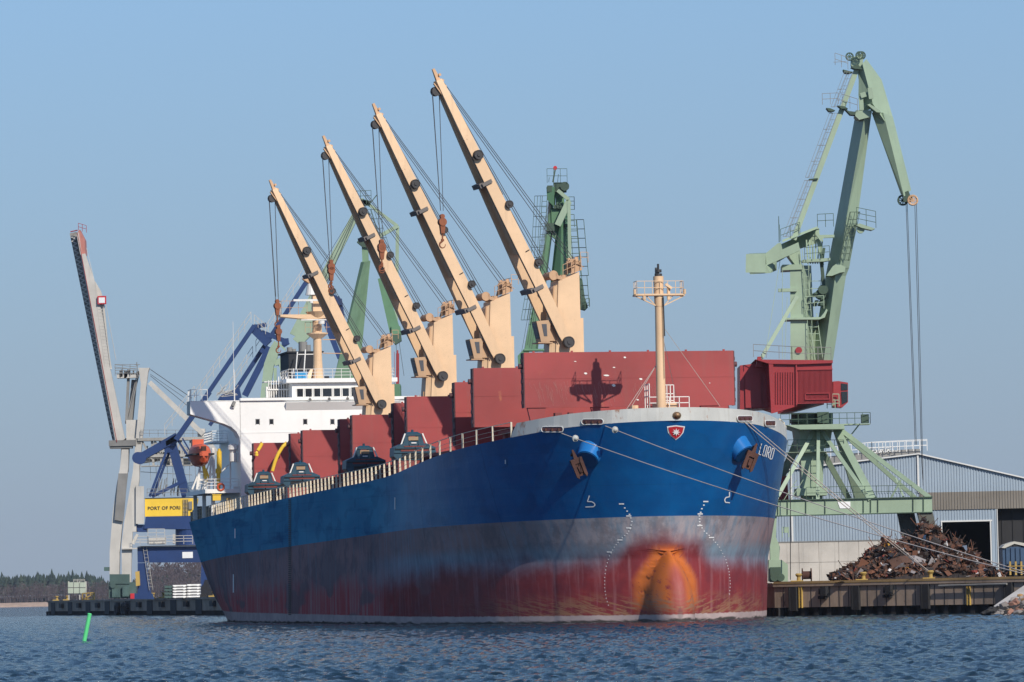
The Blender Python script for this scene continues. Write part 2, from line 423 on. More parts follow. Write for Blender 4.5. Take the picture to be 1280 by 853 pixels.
# rust and orange on the bulb
ax = n.math('ABSOLUTE', x)
du = n.math('ADD', n.math('MULTIPLY', ax, .22), n.math('MULTIPLY', z, .40))
dv = n.math('ADD', n.math('MULTIPLY', ax, -3.4), n.math('MULTIPLY', z, 3.0))
diag = n.noise_v((du, dv, n.math('MULTIPLY', y, .3)), 1.0, 4, .7, .6)
patch = n.noise(.9, 5, .6, off=(3,3,3))
diag = n.math('ADD', n.math('MULTIPLY', diag, .5), n.math('MULTIPLY', patch, .5))
ob = n.math('MULTIPLY', n.ramp(y, 6.4, 4.4), n.math('MULTIPLY', n.ramp(z, 6.4, 5.4), n.ramp(z, .2, 1.8)))
ring = n.ramp(n.math('ABSOLUTE', n.math('SUBTRACT', ax, n.ramp(z, 5.9, 3.0, .1, 1.55))), 1.45, .55)
low = n.mix(n.math('MULTIPLY', n.math('MULTIPLY', ob, .92), n.math('MULTIPLY', ring, n.ramp(diag, .39, .455))), low, (.50,.125,.014))
low = n.mix(n.math('MULTIPLY', n.math('MULTIPLY', n.ramp(ax, .9, .1), n.ramp(z, 4.9, 4.0)), n.math('MULTIPLY', n.ramp(y, 3.6, 1.8), .6)), low, (.36,.085,.06))
sc = n.noise_v((n.math('ADD', n.math('MULTIPLY', ax, .35), n.math('MULTIPLY', z, .8)), n.math('ADD', n.math('MULTIPLY', ax, -1.3), n.math('MULTIPLY', z, 4.0)), n.math('MULTIPLY', y, .35)), 1.0, 5, .75, .8)
low = n.mix(n.math('MULTIPLY', n.math('MULTIPLY', n.ramp(sc, .46, .56), n.ramp(y, 26, 6)), n.ramp(n.math('ADD', wz, mid), 3.2, 1.6)), low, (.27,.13,.07))
# waterline strip
strip = n.ramp(n.math('ADD', n.math('SUBTRACT', z, n.math('MULTIPLY', y, .0040)), n.math('MULTIPLY', n.math('SUBTRACT', fine, .5), .25)), .60, .50)
low = n.mix(strip, low, n.mix(n.ramp(mid,.35,.65), (.46,.36,.34), (.36,.28,.27)))
low = n.mix(n.ramp(n.math('ADD', n.math('ADD', z, n.math('MULTIPLY', mid, .55)), n.math('MULTIPLY', sc, .5)), .80, .62), low, (.055,.045,.04))
low = n.mix(n.math('MULTIPLY', weld, .4), low, (.03,.03,.04))
isblue = n.ramp(rel, -.02, .02)
col = n.mix(isblue, low, blue)
nt.links.new(col, b.inputs['Base Color'])
nt.links.new(n.math('ADD', n.ramp(isblue, 0, 1, .62, .36), n.ramp(y, 14, 50, 0, .3)), b.inputs['Roughness'])
nt.links.new(n.ramp(y, 14, 50, .45, 0.0), b.inputs['Specular IOR Level'])
fr = n.math('SUBTRACT', n.math('FRACT', n.math('MULTIPLY', y, 1/2.4)), .5); fr = n.math('MULTIPLY', fr, fr)
pl = n.math('SUBTRACT', n.math('FRACT', n.math('MULTIPLY', z, 1/1.6)), .5); pl = n.math('MULTIPLY', pl, pl)
dent = n.math('MULTIPLY', n.math('ADD', n.math('MULTIPLY', fr, 2.2), n.math('MULTIPLY', pl, 1.2)), n.noise(.3, 2, .5, off=(1,1,8)))
n.bump(n.math('ADD', dent, n.math('ADD', n.math('MULTIPLY', n.noise(.55, 3, .5, vec=(1,1,1.2)), 1.0), n.math('MULTIPLY', fine, .15))), b, .05, .75)
M['hull'] = m
hull = hull_mesh().build('hull', M['hull'], ship, local=True, smooth=True)
bmh = bmesh.new(); bmh.from_mesh(hull.data); BV = BVHTree.FromBMesh(bmh); bmh.free()
def hit(px, py, off=.02):
    o, d = sray(px, py); p, nn, i, ds = BV.ray_cast(o, d.normalized())
    if p is None: return None, None
    if nn.dot(d) > 0: nn = -nn
    return p + nn*off, nn
def decal(mb, pts, off=.03, mi=0):
    q = [hit(x, y, off) for x, y in pts]
    if all(a[0] is not None for a in q): mb.poly([a[0] for a in q], mi)
def stroke(mb, pts, w, off=.03, mi=0):      # painted line on the plating through photo points, w in px
    for (x0,y0),(x1,y1) in zip(pts[:-1], pts[1:]):
        dx, dy = x1-x0, y1-y0; L = math.hypot(dx, dy) or 1; nx, ny = -dy/L*w/2, dx/L*w/2
        decal(mb, [(x0+nx,y0+ny),(x1+nx,y1+ny),(x1-nx,y1-ny),(x0-nx,y0-ny)], off, mi)

# bulwark on the forecastle (grey plates), with rolled openings
def deck_line(t, sgn, inset=0.0, dz=0.0):
    z = zdeck(t); return Vector((sgn*max(0, hw(t, z)-inset), t, z+dz))
mb = MB()
tb = [-.12,-.06,0,.04,.12,.3,.6,1,1.6,2.3,3.2,4.2,5.4,6.8,8.2,9.2,9.8,11.2,13,15]
def bul(t, sgn, h, inset=0.0, bend=0.0):
    tt = max(t, tfirst(15.7)+.0001); z = zdeck(max(0,tt)); w = hw(tt, 15.6 if tt < 3 else z)
    return Vector((sgn*max(0, w-inset), tt+inset*(1 if tt < 4 else .3), z+h))
for sgn in (-1, 1):
    for a, c in zip(tb[:-1], tb[1:]):
        if sgn < 0 and a > 9.5: break
        ha = 1.05*min(1, max(.02, (10.0-a)/.8)) if sgn < 0 else 1.05; hc = 1.05*min(1, max(.02, (10.0-c)/.8)) if sgn < 0 else 1.05
        p = [bul(a,sgn,-.02,-.01), bul(c,sgn,-.02,-.01), bul(c,sgn,hc,.03), bul(a,sgn,ha,.03)]
        mb.poly(p if sgn < 0 else p[::-1])
        p = [bul(a,sgn,ha,.03), bul(c,sgn,hc,.03), bul(c,sgn,hc,.25), bul(a,sgn,ha,.25)]; mb.poly(p)
        p = [bul(a,sgn,0,.20), bul(c,sgn,0,.20), bul(c,sgn,hc,.25), bul(a,sgn,ha,.25)]; mb.poly(p)
M['bulwark'] = paint('bulwark_paint', (.50,.50,.47), .55, .14, .40, .42, rustcol=(.30,.12,.05), dirt=(.27,.24,.20), scale=1.1)
bw = mb.build('bulwark', M['bulwark'], ship, local=True, smooth=True)
bmh = bmesh.new(); bmh.from_mesh(bw.data); BVB = BVHTree.FromBMesh(bmh); bmh.free()
def hit2(px, py, off=.03):
    o, d = sray(px, py); d = d.normalized(); best = (None, None); bd = 1e9
    for T in (BV, BVB):
        p, nn, i, ds = T.ray_cast(o, d)
        if p is not None and ds < bd:
            bd = ds; nn = -nn if nn.dot(d) > 0 else nn; best = (p+nn*off, nn)
    return best
# mooring fairleads: rounded white rims with rusty openings
for cx, cy, w, h, a in ((691,537,27,6,-10),(741,527.5,27,6,-3),(930.5,523.5,19,6,5),(962,529.5,13,6,14)):
    p0, nn = hit2(cx, cy, .02)
    if p0 is None: continue
    mbo, mbr = MB(), MB(); s = 378/F*1.0
    ux = Vector((0,0,1)).cross(nn).normalized()
    e1, _ = hit2(cx-w/2, cy, .02); e2, _ = hit2(cx+w/2, cy, .02)
    if e1 is None or e2 is None: continue
    ux = (e2-e1); L = ux.length; ux.normalize(); uz = nn.cross(ux).normalized()
    if uz.z < 0: uz = -uz
    hh = h*s/2*1.15
    ring = []
    for k in range(20):
        t = 2*math.pi*k/20; c, q = math.cos(t), math.sin(t)
        ring.append(p0 + ux*((L/2-hh)*(1 if c > 0 else -1)+hh*c) + uz*hh*q + uz*ux.z*0)
    mbo.poly([r+nn*.03 for r in ring])
    rim = MB()
    for k in range(20): rim.tube(ring[k]+nn*.04, ring[(k+1)%20]+nn*.04, .04, n=5)
    f = rim.build('fairlead', M['trim'], ship, local=True); mbo.build('opening', M['hatch_side'], f, local=True)
    m3 = MB()
    for q in (-.3,.0,.3): m3.tube(p0+ux*L*q+nn*.06-uz*hh*.6, p0+ux*L*q+nn*.06+uz*hh*.3, .10, n=8)
    m3.build('roller', M['rust'], f, local=True)
# deck (inside hull edge) and transom
mb = MB(); ts = [0,.3,1,2,4,7,10,15,20,28,37,50,80,110,140,178]
for a, c in zip(ts[:-1], ts[1:]):
    mb.poly([deck_line(a,-1,.1,-.05), deck_line(c,-1,.1,-.05), deck_line(c,1,.1,-.05), deck_line(a,1,.1,-.05)])
mb.build('deck', M['deckred'], ship, local=True)
# ship side railing
mb = MB()
def dl(t, h, inset=.25): v = deck_line(t, -1, inset, h); return v
t = 10.0; tl = []
while t < 150: tl.append(t); t += 2.5 if t < 45 else 2.05
for sgn in (-1, 1):
    for i, t in enumerate(tl + [150+2.5*k for k in range(11)]):
        a = deck_line(t, sgn, .12, -.04); c = deck_line(t, sgn, .12, 1.22)
        if t < 34:
            mb.bar(a, c, .14, .14)
        else:
            mb.hexa([a+Vector((0,-.05,0)), a+Vector((-sgn*.19,-.05,0)), a+Vector((-sgn*.19,.05,0)), a+Vector((0,.05,0)),
                     c+Vector((0,-.05,0)), c+Vector((-sgn*.13,-.05,0)), c+Vector((-sgn*.13,.05,0)), c+Vector((0,.05,0))])
    allt = tl + [150+2.5*k for k in range(11)]
    for h in (.42, .78, 1.22):
        for a, c in zip(allt[:-1], allt[1:]): mb.tube(deck_line(a,sgn,.12,h), deck_line(c,sgn,.12,h), .018 if h < 1 else .04, n=4)
mb.build('side_railing', M['cream'], ship, local=True)
# hatch coamings, forecastle deck house front, hatch covers
HT = [(17.0,24.5,8.8),(32.5,53.0,11.6),(61.0,81.5,11.6),(90.0,110.5,11.6),(119.5,141,11.6)]
for a, c, w in HT:
    mb = MB(); z0 = zdeck((a+c)/2)-.1; mb.box((-w,a,z0),(w,c,z0+1.7)); mb.box((-w-.3,a-.3,z0+1.7),(w+.3,c+.3,z0+1.95))
    for k in range(int((c-a)/1.6)): mb.box((-w-.28,a+.4+k*1.6,z0),(-w-.003,a+.5+k*1.6,z0+1.68)); mb.box((w+.003,a+.4+k*1.6,z0),(w+.28,a+.5+k*1.6,z0+1.68))
    mb.build('hatch_coaming', M['deckred'], ship, local=True)
def hatch_cover(t, px_left, ytop, zbot, w=None, label=None, thick=.95):
    p = st(px_left, ytop, t); w = w or abs(p.x); ztop = p.z
    mb = MB()
    mb.box((-w, t, zbot), (w, t+.14, ztop))
    for k in range(int((ztop-zbot)/1.5)+1):
        zz = zbot+.05+k*(ztop-zbot-.25)/int((ztop-zbot)/1.5); mb.box((-w+.05, t+.143, zz), (w-.05, t+thick-.12, zz+.16))
    mb.box((-w, t+.143, ztop-.12), (w, t+thick, ztop-.003))
    # faint seam and stiffener outline on the plate
    mb.box((-w+.02, t-.018, zbot+(ztop-zbot)*.52), (w-.02, t-.002, zbot+(ztop-zbot)*.52+.07))
    nv = max(2, int(w*2/5.2))
    for k in range(1, nv):
        xx = -w+2*w*k/nv; mb.box((xx-.03, t-.014, zbot+.02), (xx+.03, t-.002, zbot+(ztop-zbot)*.515))
    for k in range(nv*2):
        xx = -w+.8+(2*w-1.6)*k/(nv*2-1); mb.box((xx-.09, t+.02, ztop+.001), (xx+.09, t+.12, ztop+.12))
    o = mb.build('hatch_cover', M['hatch'], ship, local=True); tag(o, label)
    sd = MB()
    for sg in (-1, 1):
        x0, x1 = (-w-.09, -w-.003) if sg < 0 else (w+.003, w+.09)
        sd.box((x0, t+.02, zbot), (x1, t+thick, ztop-.02))
        k = zbot+.3
        while k < ztop-.5:
            sd.box((x0-.07 if sg < 0 else x1+.003, t+.15, k), (x0-.003 if sg < 0 else x1+.07, t+thick-.15, k+.3)); k += .85
        sd.tube((sg*(w+.05), t+.5, ztop-1.1), (sg*(w+.38), t+.5, ztop-1.1), .22, n=10)
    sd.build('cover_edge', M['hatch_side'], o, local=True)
    return o, w, ztop
HA, wA, zA = hatch_cover(15.4, 655, 441, 17.5, label='widest red hatch cover, standing open behind the foremast')
zb = lambda t: zdeck(t)+1.75
# legs under the first cover
mb = MB()
for xx in (-7.9,-2.6,2.0,6.6): mb.hexa([(xx-.3,15.5,15.9),(xx+.5,15.5,15.9),(xx+.5,15.9,15.9),(xx-.3,15.9,15.9),(xx-.7,15.5,17.64),(xx+.9,15.5,17.64),(xx+.9,15.9,17.64),(xx-.7,15.9,17.64)])
mb.build('cover_leg', M['hatch'], HA, local=True)
for t, x, y, zz in ((25.7,585,460.5,None),(31.8,568.5,478,None),(53.8,507,496,None),(60.4,491,504,None),(82,437,519,None),(89,423,524,None),(111,375,538,None),(118.6,361,542,None),(143.4,317,554,None)):
    bt = 16.35 if t < 26 else zb(t)
    hatch_cover(t, x, y, bt, w=11.3 if t > 26 else 10.9)
# white gull splashes and scratches on the first cover
m, nt, b = newmat('splash'); b.inputs['Base Color'].default_value = (.75,.73,.68,1); M['splash'] = m
mb = MB()
for x, y, w, h in ((732,467,5,3.5),(758,469.5,9,3),(767,482,6,5),(801,474,5,3.5),(797,500,4,2.5),(767.5,459.5,4,2),(781,447,4,3),(719,452,4,1.5),(887,479,2,1.5)):
    p = [st(x+math.cos(k*.9)*w/2.6*(1+.3*math.sin(k*2)), y+math.sin(k*.9)*h/2.8, 15.4) for k in range(7)]
    mb.poly([Vector((q.x,15.37,q.z)) for q in p])
mb.build('splash_marks', M['splash'], HA, local=True)
mb = MB()
for k in range(70):
    x = rnd.uniform(662,840); y = rnd.uniform(476,492); L = rnd.uniform(6,20)
    p = st(x,y,15.4); q = st(x+rnd.uniform(2,5),min(508,y+L),15.4); r = st((x+q.x)/2,y,15.4)
    mid_ = (p+q)/2+Vector((rnd.uniform(-.12,.02),0,0))
    for a, c in ((p,mid_),(mid_,q)):
        mb.poly([(a.x-.008,15.37,a.z),(a.x+.008,15.37,a.z),(c.x+.008,15.37,c.z),(c.x-.008,15.37,c.z)])
m, nt, b = newmat('scratch'); b.inputs['Base Color'].default_value = (.42,.17,.15,1)
mb.build('scratch_marks', m, HA, local=True)

# emblem, bow light, marks, name
mb = MB(); decal(mb, [(833.5,533),(844.5,531.5),(856,533),(854,541),(850,546),(844.5,550),(839,546),(835,541)], .04)
em = mb.build('bow_emblem', M['letterw'], ship, local=True)
mb = MB(); decal(mb, [(835,534),(844.5,532.8),(854.3,534),(852.6,540.6),(849.2,545),(844.5,548.4),(839.8,545),(836.6,540.6)], .09)
mb.build('emblem_field', M['crestred'], em, local=True)
mb = MB()
c = (844.6, 539.5)
P_ = [(c[0]+math.cos(k*math.pi/8)*(5.4 if k%2 == 0 else 2.1), c[1]+math.sin(k*math.pi/8)*(5.1 if k%2 == 0 else 2.0)) for k in range(16)]
for k in range(16): decal(mb, [c, P_[k], P_[(k+1)%16]], .18)
mb.build('emblem_star', M['letterw'], em, local=True)
p, nn = hit2(846, 519.5, 0)
if p is not None:
    mb = MB()
    for k in range(12):
        for j in range(5):
            a0,a1 = k*math.pi/6,(k+1)*math.pi/6; b0,b1 = j*math.pi/10,(j+1)*math.pi/10
            def sp(a,b): return p+Vector((math.cos(a)*math.cos(b)*.36, -math.sin(b)*.30, math.sin(a)*math.cos(b)*.30))
            mb.poly([sp(a0,b0),sp(a1,b0),sp(a1,b1),sp(a0,b1)])
    mb.build('bow_roller', paint('brass', (.30,.19,.10), .35, .3, .3, .5, metallic=.6), ship, local=True, smooth=True)
mb = MB()
def draft(path, ticks):
    pts = []
    for (x0,y0),(x1,y1) in zip(path[:-1], path[1:]):
        L = math.hypot(x1-x0,y1-y0); k = max(1, int(L/3.6))
        for i in range(k): pts.append((x0+(x1-x0)*i/k, y0+(y1-y0)*i/k))
    for i, (x, y) in enumerate(pts):
        f = min(1, max(.55, (755-y)/110)); w = 2.0*f; h = 1.5*f; decal(mb, [(x-w/2,y-h/2),(x+w/2,y-h/2),(x+w/2,y+h/2),(x-w/2,y+h/2)])
    for x, y in ticks: decal(mb, [(x-3.2,y-.8),(x+3.2,y-.8),(x+3.2,y+.8),(x-3.2,y+.8)])
draft([(777,630),(781,635),(787,643),(790,652),(788,661),(784,667),(775,675),(768,684),(762,695),(758,708),(756,722),(756,735),(758,748),(762,761)], [(777,630),(786,645),(786,660),(775,675),(762,690)])
draft([(882,627),(877,636),(874,645),(874.5,656),(880,664),(889,672),(899,684),(907,700),(911,715),(912.5,730),(911,747)], [(882,627),(875,642.5),(874.5,657),(889,672)])
stroke(mb, [(737,619.5),(734.5,627),(740,627.2),(743,629),(744,631.5),(742,633.5),(732,633.8)], 1.3)
stroke(mb, [(911.5,615),(911.5,621),(907,622),(905.5,625),(906.5,628),(912,628.5)], 1.3)
for x, y0, y1 in ((294,661,673),(292,718,741),(494,622,637),(632,575,580)): stroke(mb, [(x,y0),(x,y1)], 1.2)
mb.build('draught_marks', M['letterw'], ship, local=True)
mb = MB(); stroke(mb, [(604,577),(606,588)], .8); stroke(mb, [(626,572),(634,573),(634,583),(628,585)], .7); mb.build('faded_mark', paint('faded_mark', (.02,.10,.24), .6), ship, local=True)
mb = MB()
L_ = [[(0,0),(0,1),(.62,1)], [(0,.08),(0,.92),(.12,1),(.5,1),(.62,.92),(.62,.08),(.5,0),(.12,0),(0,.08)],
      [(0,1),(0,0),(.5,0),(.62,.1),(.62,.42),(.5,.52),(0,.52)], [(.3,.52),(.66,1)], [(0,0),(0,1),(.45,1),(.62,.86),(.62,.14),(.45,0),(0,0)]]
gx = [0, 1, 2, 2, 3]
def nm(gi, u, v):
    x = 951.4 + gi*4.55 + u*4.4; y = 554.5 + gi*1.9 + u*1.6
    return (x - (v)*3.4, y + v*13.2)
for gi, l in zip(gx, L_): stroke(mb, [nm(gi, u, v) for u, v in l], 1.15, .04)
mb.build('ship_name', M['letterw'], ship, local=True)
# rope ladder marks down the side
mb = MB()
for i in range(60):
    y = 617 + i*2.55
    if y < 768: decal(mb, [(361,y),(364.4,y),(364.4,y+1.3),(361,y+1.3)], .05)
stroke(mb, [(362.7,616),(364,770)], .7, .04)
mb.build('side_ladder', M['rubber'], ship, local=True)

# anchor pockets and anchors
def anchor(cx, cy, rx, ax_, ay_, ang, flip):
    c, nn = hit(cx, cy, 0); s = 375/F
    # tapered drum welded to the bow plating
    o, d = sray(cx, cy)
    axis = Vector((.45*flip, -.55, -.72)).normalized()
    mb = MB(); mb.tube(c-axis*2.2, c+axis*.55, rx*1.32, rx*.88, n=28)
    dr = mb.build('anchor_pocket', M['blueanchor'], ship, local=True, smooth=True)
    mb = MB(); mb.tube(c+axis*.553, c+axis*.60, rx*.80, rx*.80, n=24); mb.build('opening', M['hull'], dr, local=True)
    q0 = st(ax_, ay_, c.y-1.0) 
    def A(u, v, w=0.0):                     # anchor's own plane, u across, v along the shank (down positive)
        u, v, w = u*.68, v*.70, w*.7; ca, sa = math.cos(ang), math.sin(ang)
        return q0 + Vector((u*ca - v*sa, -w, -(u*sa + v*ca)))
    mb = MB()
    mb.bar(A(-.0,-1.2), A(0,0), .12, .16, w2=.34, h2=.3); mb.tube(A(0,-.9), A(0,-.3)+Vector((0,1.2,.2)), .12, n=8)
    mb.prism([A(-.70,-.15,.25),A(.70,-.15,.25),A(.70,.45,.25),A(-.70,.45,.25)], Vector((0,.5,0))); mb.prism([A(-.55,.4,.05),A(.55,.4,.05),A(.5,1.9,.1),A(-.5,1.9,.1)], Vector((0,.2,0)))
    for sg in (-1, 1):
        mb.prism([A(sg*.70,.3,.28),A(sg*.34,.3,.28),A(sg*.30,1.7,.40),A(sg*.46,2.15,.42),A(sg*.68,1.9,.36)], Vector((0,.26,0)))
    mb.prism([A(-.2,.8,.42),A(.2,.8,.42),A(.15,1.5,.42),A(-.15,1.5,.42)], Vector((0,.24,0)))
    mb.build('anchor', M['rust'], ship, local=True)
anchor(737, 568, 1.0, 720, 575, R(-20), -1)
anchor(925, 562, 1.0, 941, 567, R(24), 1)

# ------------------------------------------------------------------ deck cranes: local x = along the jib, y = towards the viewer's side is -y
def deck_crane():
    base = 12.0
    mb = MB()
    # slew column and tapered house, one welded tower
    mb.tube((-.2,0,base), (-.2,0,18.6), 1.5, n=20)
    zt1, zt2 = 30.2, 29.4
    for y0 in (0,):
        mb.hexa([(-1.30,-1.05,18.4),(1.4,-1.05,18.4),(1.4,1.05,18.4),(-1.30,1.05,18.4),
                 (-1.25,-.95,zt1),(.70,-.95,zt2),(.70,.95,zt2),(-1.25,.95,zt1)])
    mb.hexa([(1.403,-.9,18.4),(2.0,-.65,18.4),(2.0,.65,18.4),(1.403,.9,18.4),(.703,-.8,zt2-.25),(1.1,-.6,zt2-.6),(1.1,.6,zt2-.6),(.703,.8,zt2-.25)])
    mb.box((-1.6,-.8,23.2),(-1.27,.8,26.2))
    root = mb.build('deck_crane', M['tan'], ship, local=True)
    P0 = Vector((.0,0,23.75)); TIP = Vector((11.5,0,47.6)); d = (TIP-P0).normalized(); n_ = Vector((-d.z,0,d.x))   # n_ = up side of the jib
    if n_.z < 0: n_ = -n_
    L = (TIP-P0).length
    def J(s, h, y): return P0 + d*s + n_*h + Vector((0,y,0))
    mb = MB()
    for sg in (-1, 1):
        ya, yb = sg*1.62, sg*1.62
        secs = [(0,.34,1.28),(1.2,.48,1.30),(5.5,.52,1.26),(8.5,.55,1.15),(14,.52,.92),(20,.43,.62),(24,.34,.42),(L-.9,.26,.26)]
        for (s0,h0,y0),(s1,h1,y1) in zip(secs[:-1], secs[1:]):
            w = .32; q = []
            for s_, h_, y_ in ((s0,h0,y0),(s1,h1,y1)):
                q += [J(s_,-h_,sg*y_-w/2), J(s_,-h_,sg*y_+w/2), J(s_,h_,sg*y_+w/2), J(s_,h_,sg*y_-w/2)]
            mb.hexa(q)
    # plates between the two girders
    mb.hexa([J(9.0,-.22,-1.0),J(9.0,-.22,1.0),J(9.0,.50,1.0),J(9.0,.50,-1.0),J(L-1.5,-.10,-.24),J(L-1.5,-.10,.24),J(L-1.5,.22,.24),J(L-1.5,.22,-.24)])
    
    jib = mb.build('jib', M['tan'], root, local=True)
    mb = MB()
    for s_, y_ in ((5.7,1.35),(15.8,.95)): mb.bar(J(s_,-.80,-y_), J(s_,-.80,y_), .42, .38, up=n_)
    for s_, y_ in ((5.7,1.35),(15.8,.95)): mb.bar(J(s_,-.80,-y_-.17), J(s_,.15,-y_-.17), .32, .1, up=(0,1,0))
    mb.build('cross_member', M['bracket'], jib, local=True)
    mb = MB()
    mb.bar(J(L-2.6,0,0), J(L+.15,.08,0), .55, .62, w2=.2, h2=.22, up=n_)
    for k in range(4): mb.tube(J(L-2.2+k*.55,.32,-.3), J(L-2.2+k*.55,.32,.3), .13, n=8)
    mb.bar(J(L-2.2,-.32,-.3), J(L-1.0,-.55,-.3), .1, .25)
    mb.build('jib_head', M['tan_rusty'], jib, local=True)
    mb = MB()
    for sg in (-1, 1): mb.tube(J(L-1.7,-.58,sg*.22-.05), J(L-1.7,-.58,sg*.22+.05), .42, n=16)
    mb.build('head_sheave', M['roller'], jib, local=True)
    for s_, h_, y_, r_ in ((18.3,.05,-.86,.43),(13.3,.62,-1.0,.34),(7.7,.70,-1.25,.34),(.35,-.02,-1.48,.50)):
        mb = MB(); mb.tube(J(s_,h_,y_), J(s_,h_,y_-.42), r_, n=20); mb.tube(J(s_,h_,y_-.423), J(s_,h_,y_-.50), r_*.38, n=12)
        for k in range(16):
            a = k*math.pi/8; c_, q_ = math.cos(a)*r_*.9, math.sin(a)*r_*.9; e_, f_ = math.cos(a+.4)*r_*.9, math.sin(a+.4)*r_*.9
            mb.tube(J(s_,h_,y_-.43)+Vector((c_,0,q_)), J(s_,h_,y_-.43)+Vector((e_,0,f_)), .045, n=4)
        mb.build('jib_roller', M['roller'], jib, local=True)
        if h_ > .3:
            mb = MB(); mb.bar(J(s_-.5,h_-.45,y_+.1), J(s_,h_,y_), .3, .2); mb.build('roller_bracket', M['tan_rusty'], jib, local=True)
    mb = MB()                                 # thin dark tubes along the girder, a dark line under the near web
    mb.path([J(.8,-.54,-1.46), J(5,-.56,-1.44), J(8.5,-.60,-1.33), J(14,-.58,-1.10), J(20,-.49,-.80)], .06)
    mb.path([J(9.0,.1,-1.36), J(9.0,.5,-1.3)], .04)
    mb.build('girder_dark_line', M['rubber'], jib, local=True)
    # cab
    mb = MB(); mb.hexa([(1.75,-1.30,24.1),(2.55,-1.30,24.1),(2.55,-.1,24.1),(1.75,-.1,24.1),(1.65,-1.30,26.0),(2.95,-1.30,25.9),(2.95,-.1,25.9),(1.65,-.1,26.0)])
    mb.box((1.5,-1.36,23.98),(2.85,.1,24.08)); mb.box((1.0,-1.0,24.2),(1.74,0,25.6))
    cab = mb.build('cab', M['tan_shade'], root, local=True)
    mb = MB(); mb.hexa([(1.98,-1.33,24.6),(2.28,-1.33,24.6),(2.28,-1.31,24.6),(1.98,-1.31,24.6),(2.02,-1.33,25.65),(2.48,-1.33,25.65),(2.48,-1.31,25.65),(2.02,-1.31,25.65)])
    mb.hexa([(2.60,-1.15,24.4),(2.66,-1.15,24.4),(2.66,-.2,24.4),(2.60,-.2,24.4),(2.92,-1.15,25.75),(2.98,-1.15,25.75),(2.98,-.2,25.75),(2.92,-.2,25.75)])
    mb.build('window', M['glass_grey'], cab, local=True)
    # front ladder and pipes on the house's shaded face
    mb = MB(); mb.ladder((1.30,.35,18.6),(.98,.35,28.8),(0,1,0),.6); mb.tube((1.25,-.6,25.4),(1.0,-.6,29),.09); mb.box((1.0,-.35,26.3),(1.4,.05,27.6))
    mb.tube((1.8,-.3,18),(1.7,-.3,22.6),.07); mb.ladder((2.1,0,13),(2.1,0,22.3),(0,1,0),.6)
    mb.build('service_ladder', M['tan_rusty'], root, local=True)
    # top sheaves, railings, drum
    mb = MB()
    for y_ in (-.55,-.2,.2,.55):
        mb.tube((-1.05,y_-.06,30.95),(-1.05,y_+.06,30.95),.46,n=18)
    for y_ in (-.8,.8): mb.prism([(-1.6,y_,30.4),(-.5,y_,30.0),(-.95,y_,31.5),(-1.2,y_,31.5)], (0,.08,0))
    mb.tube((-1.05,-.95,31.25),(-1.05,.95,31.25),.14)
    mb.rail([(-1.4,-1.05,30.4),(-1.4,1.05,30.4),(-1.0,1.3,30.3)],1.2,.6,.03); mb.rail([(-2.0,-1.2,31.0),(-1.3,-1.2,31.0)],.9,.5,.03)
    for k in range(6): mb.bar((-1.7+k*.15,-.9,30.6+k*.1),(-.7+k*.05,-.9,31.3-k*.12),.05,.05)
    mb.build('top_sheave', M['tan_rusty'], root, local=True)
    mb = MB(); mb.tube((1.15,-.9,29.9),(1.15,.9,29.9),.34,n=18); mb.tube((1.15,-1.0,29.9),(1.15,-.9,29.9),.42,n=18)
    mb.bar((1.15,-.7,29.9),(.3,-.8,29.6),.3,.35); mb.bar((1.15,.7,29.9),(.3,.8,29.6),.3,.35); mb.box((-.1,-.8,29.5),(.45,.8,29.95))
    mb.rail([(.3,-1.05,29.8),(-.9,-1.05,30.3)],1.0,.5,.03)
    mb.build('rope_drum', M['tan_rusty'], root, local=True)
    mb = MB(); r = .032
    for y_ in (-.16,.16): mb.tube((-1.0,y_*2,31.4), J(L-1.2,.35,y_), r, n=4)
    for y_ in (0,): mb.tube((-.65,y_,31.1), J(L-1.9,.30,y_), r, n=4)
    for y_ in (-.3,.3): mb.tube((1.1,y_,30.2), J(L-2.2,.35,y_*.5), r, n=4); mb.tube((1.4,y_,30.1), J(14.2,.9,y_*.5), r, n=4) if y_ > 0 else None
    mb.path([J(14.2,.9,-.15), J(L-2.4,.36,-.1)], r, 4)
    mb.build('luffing_ropes', M['rope'], root, local=True)
    for o in [root]+list(root.children_recursive): mirror(o)
    return root, J, L
def mirror(o):
    o.data.transform(Matrix.Diagonal((1,-1,1,1))); o.data.flip_normals()
crane0, J, JL = deck_crane()
HEAD = R(180+8.5)                             # jibs swung out over the starboard side, slightly forward
HOOKZ = [33.4, 33.9, 34.2, 30.2]
PXC = [(707,430,40.0),(622,445,69.2),(546,465,98.6),(478,480,128.4)]
def set_crane(c, t, dz): c.location = (0, t, dz); c.rotation_euler = (0,0,HEAD)
cranes = []
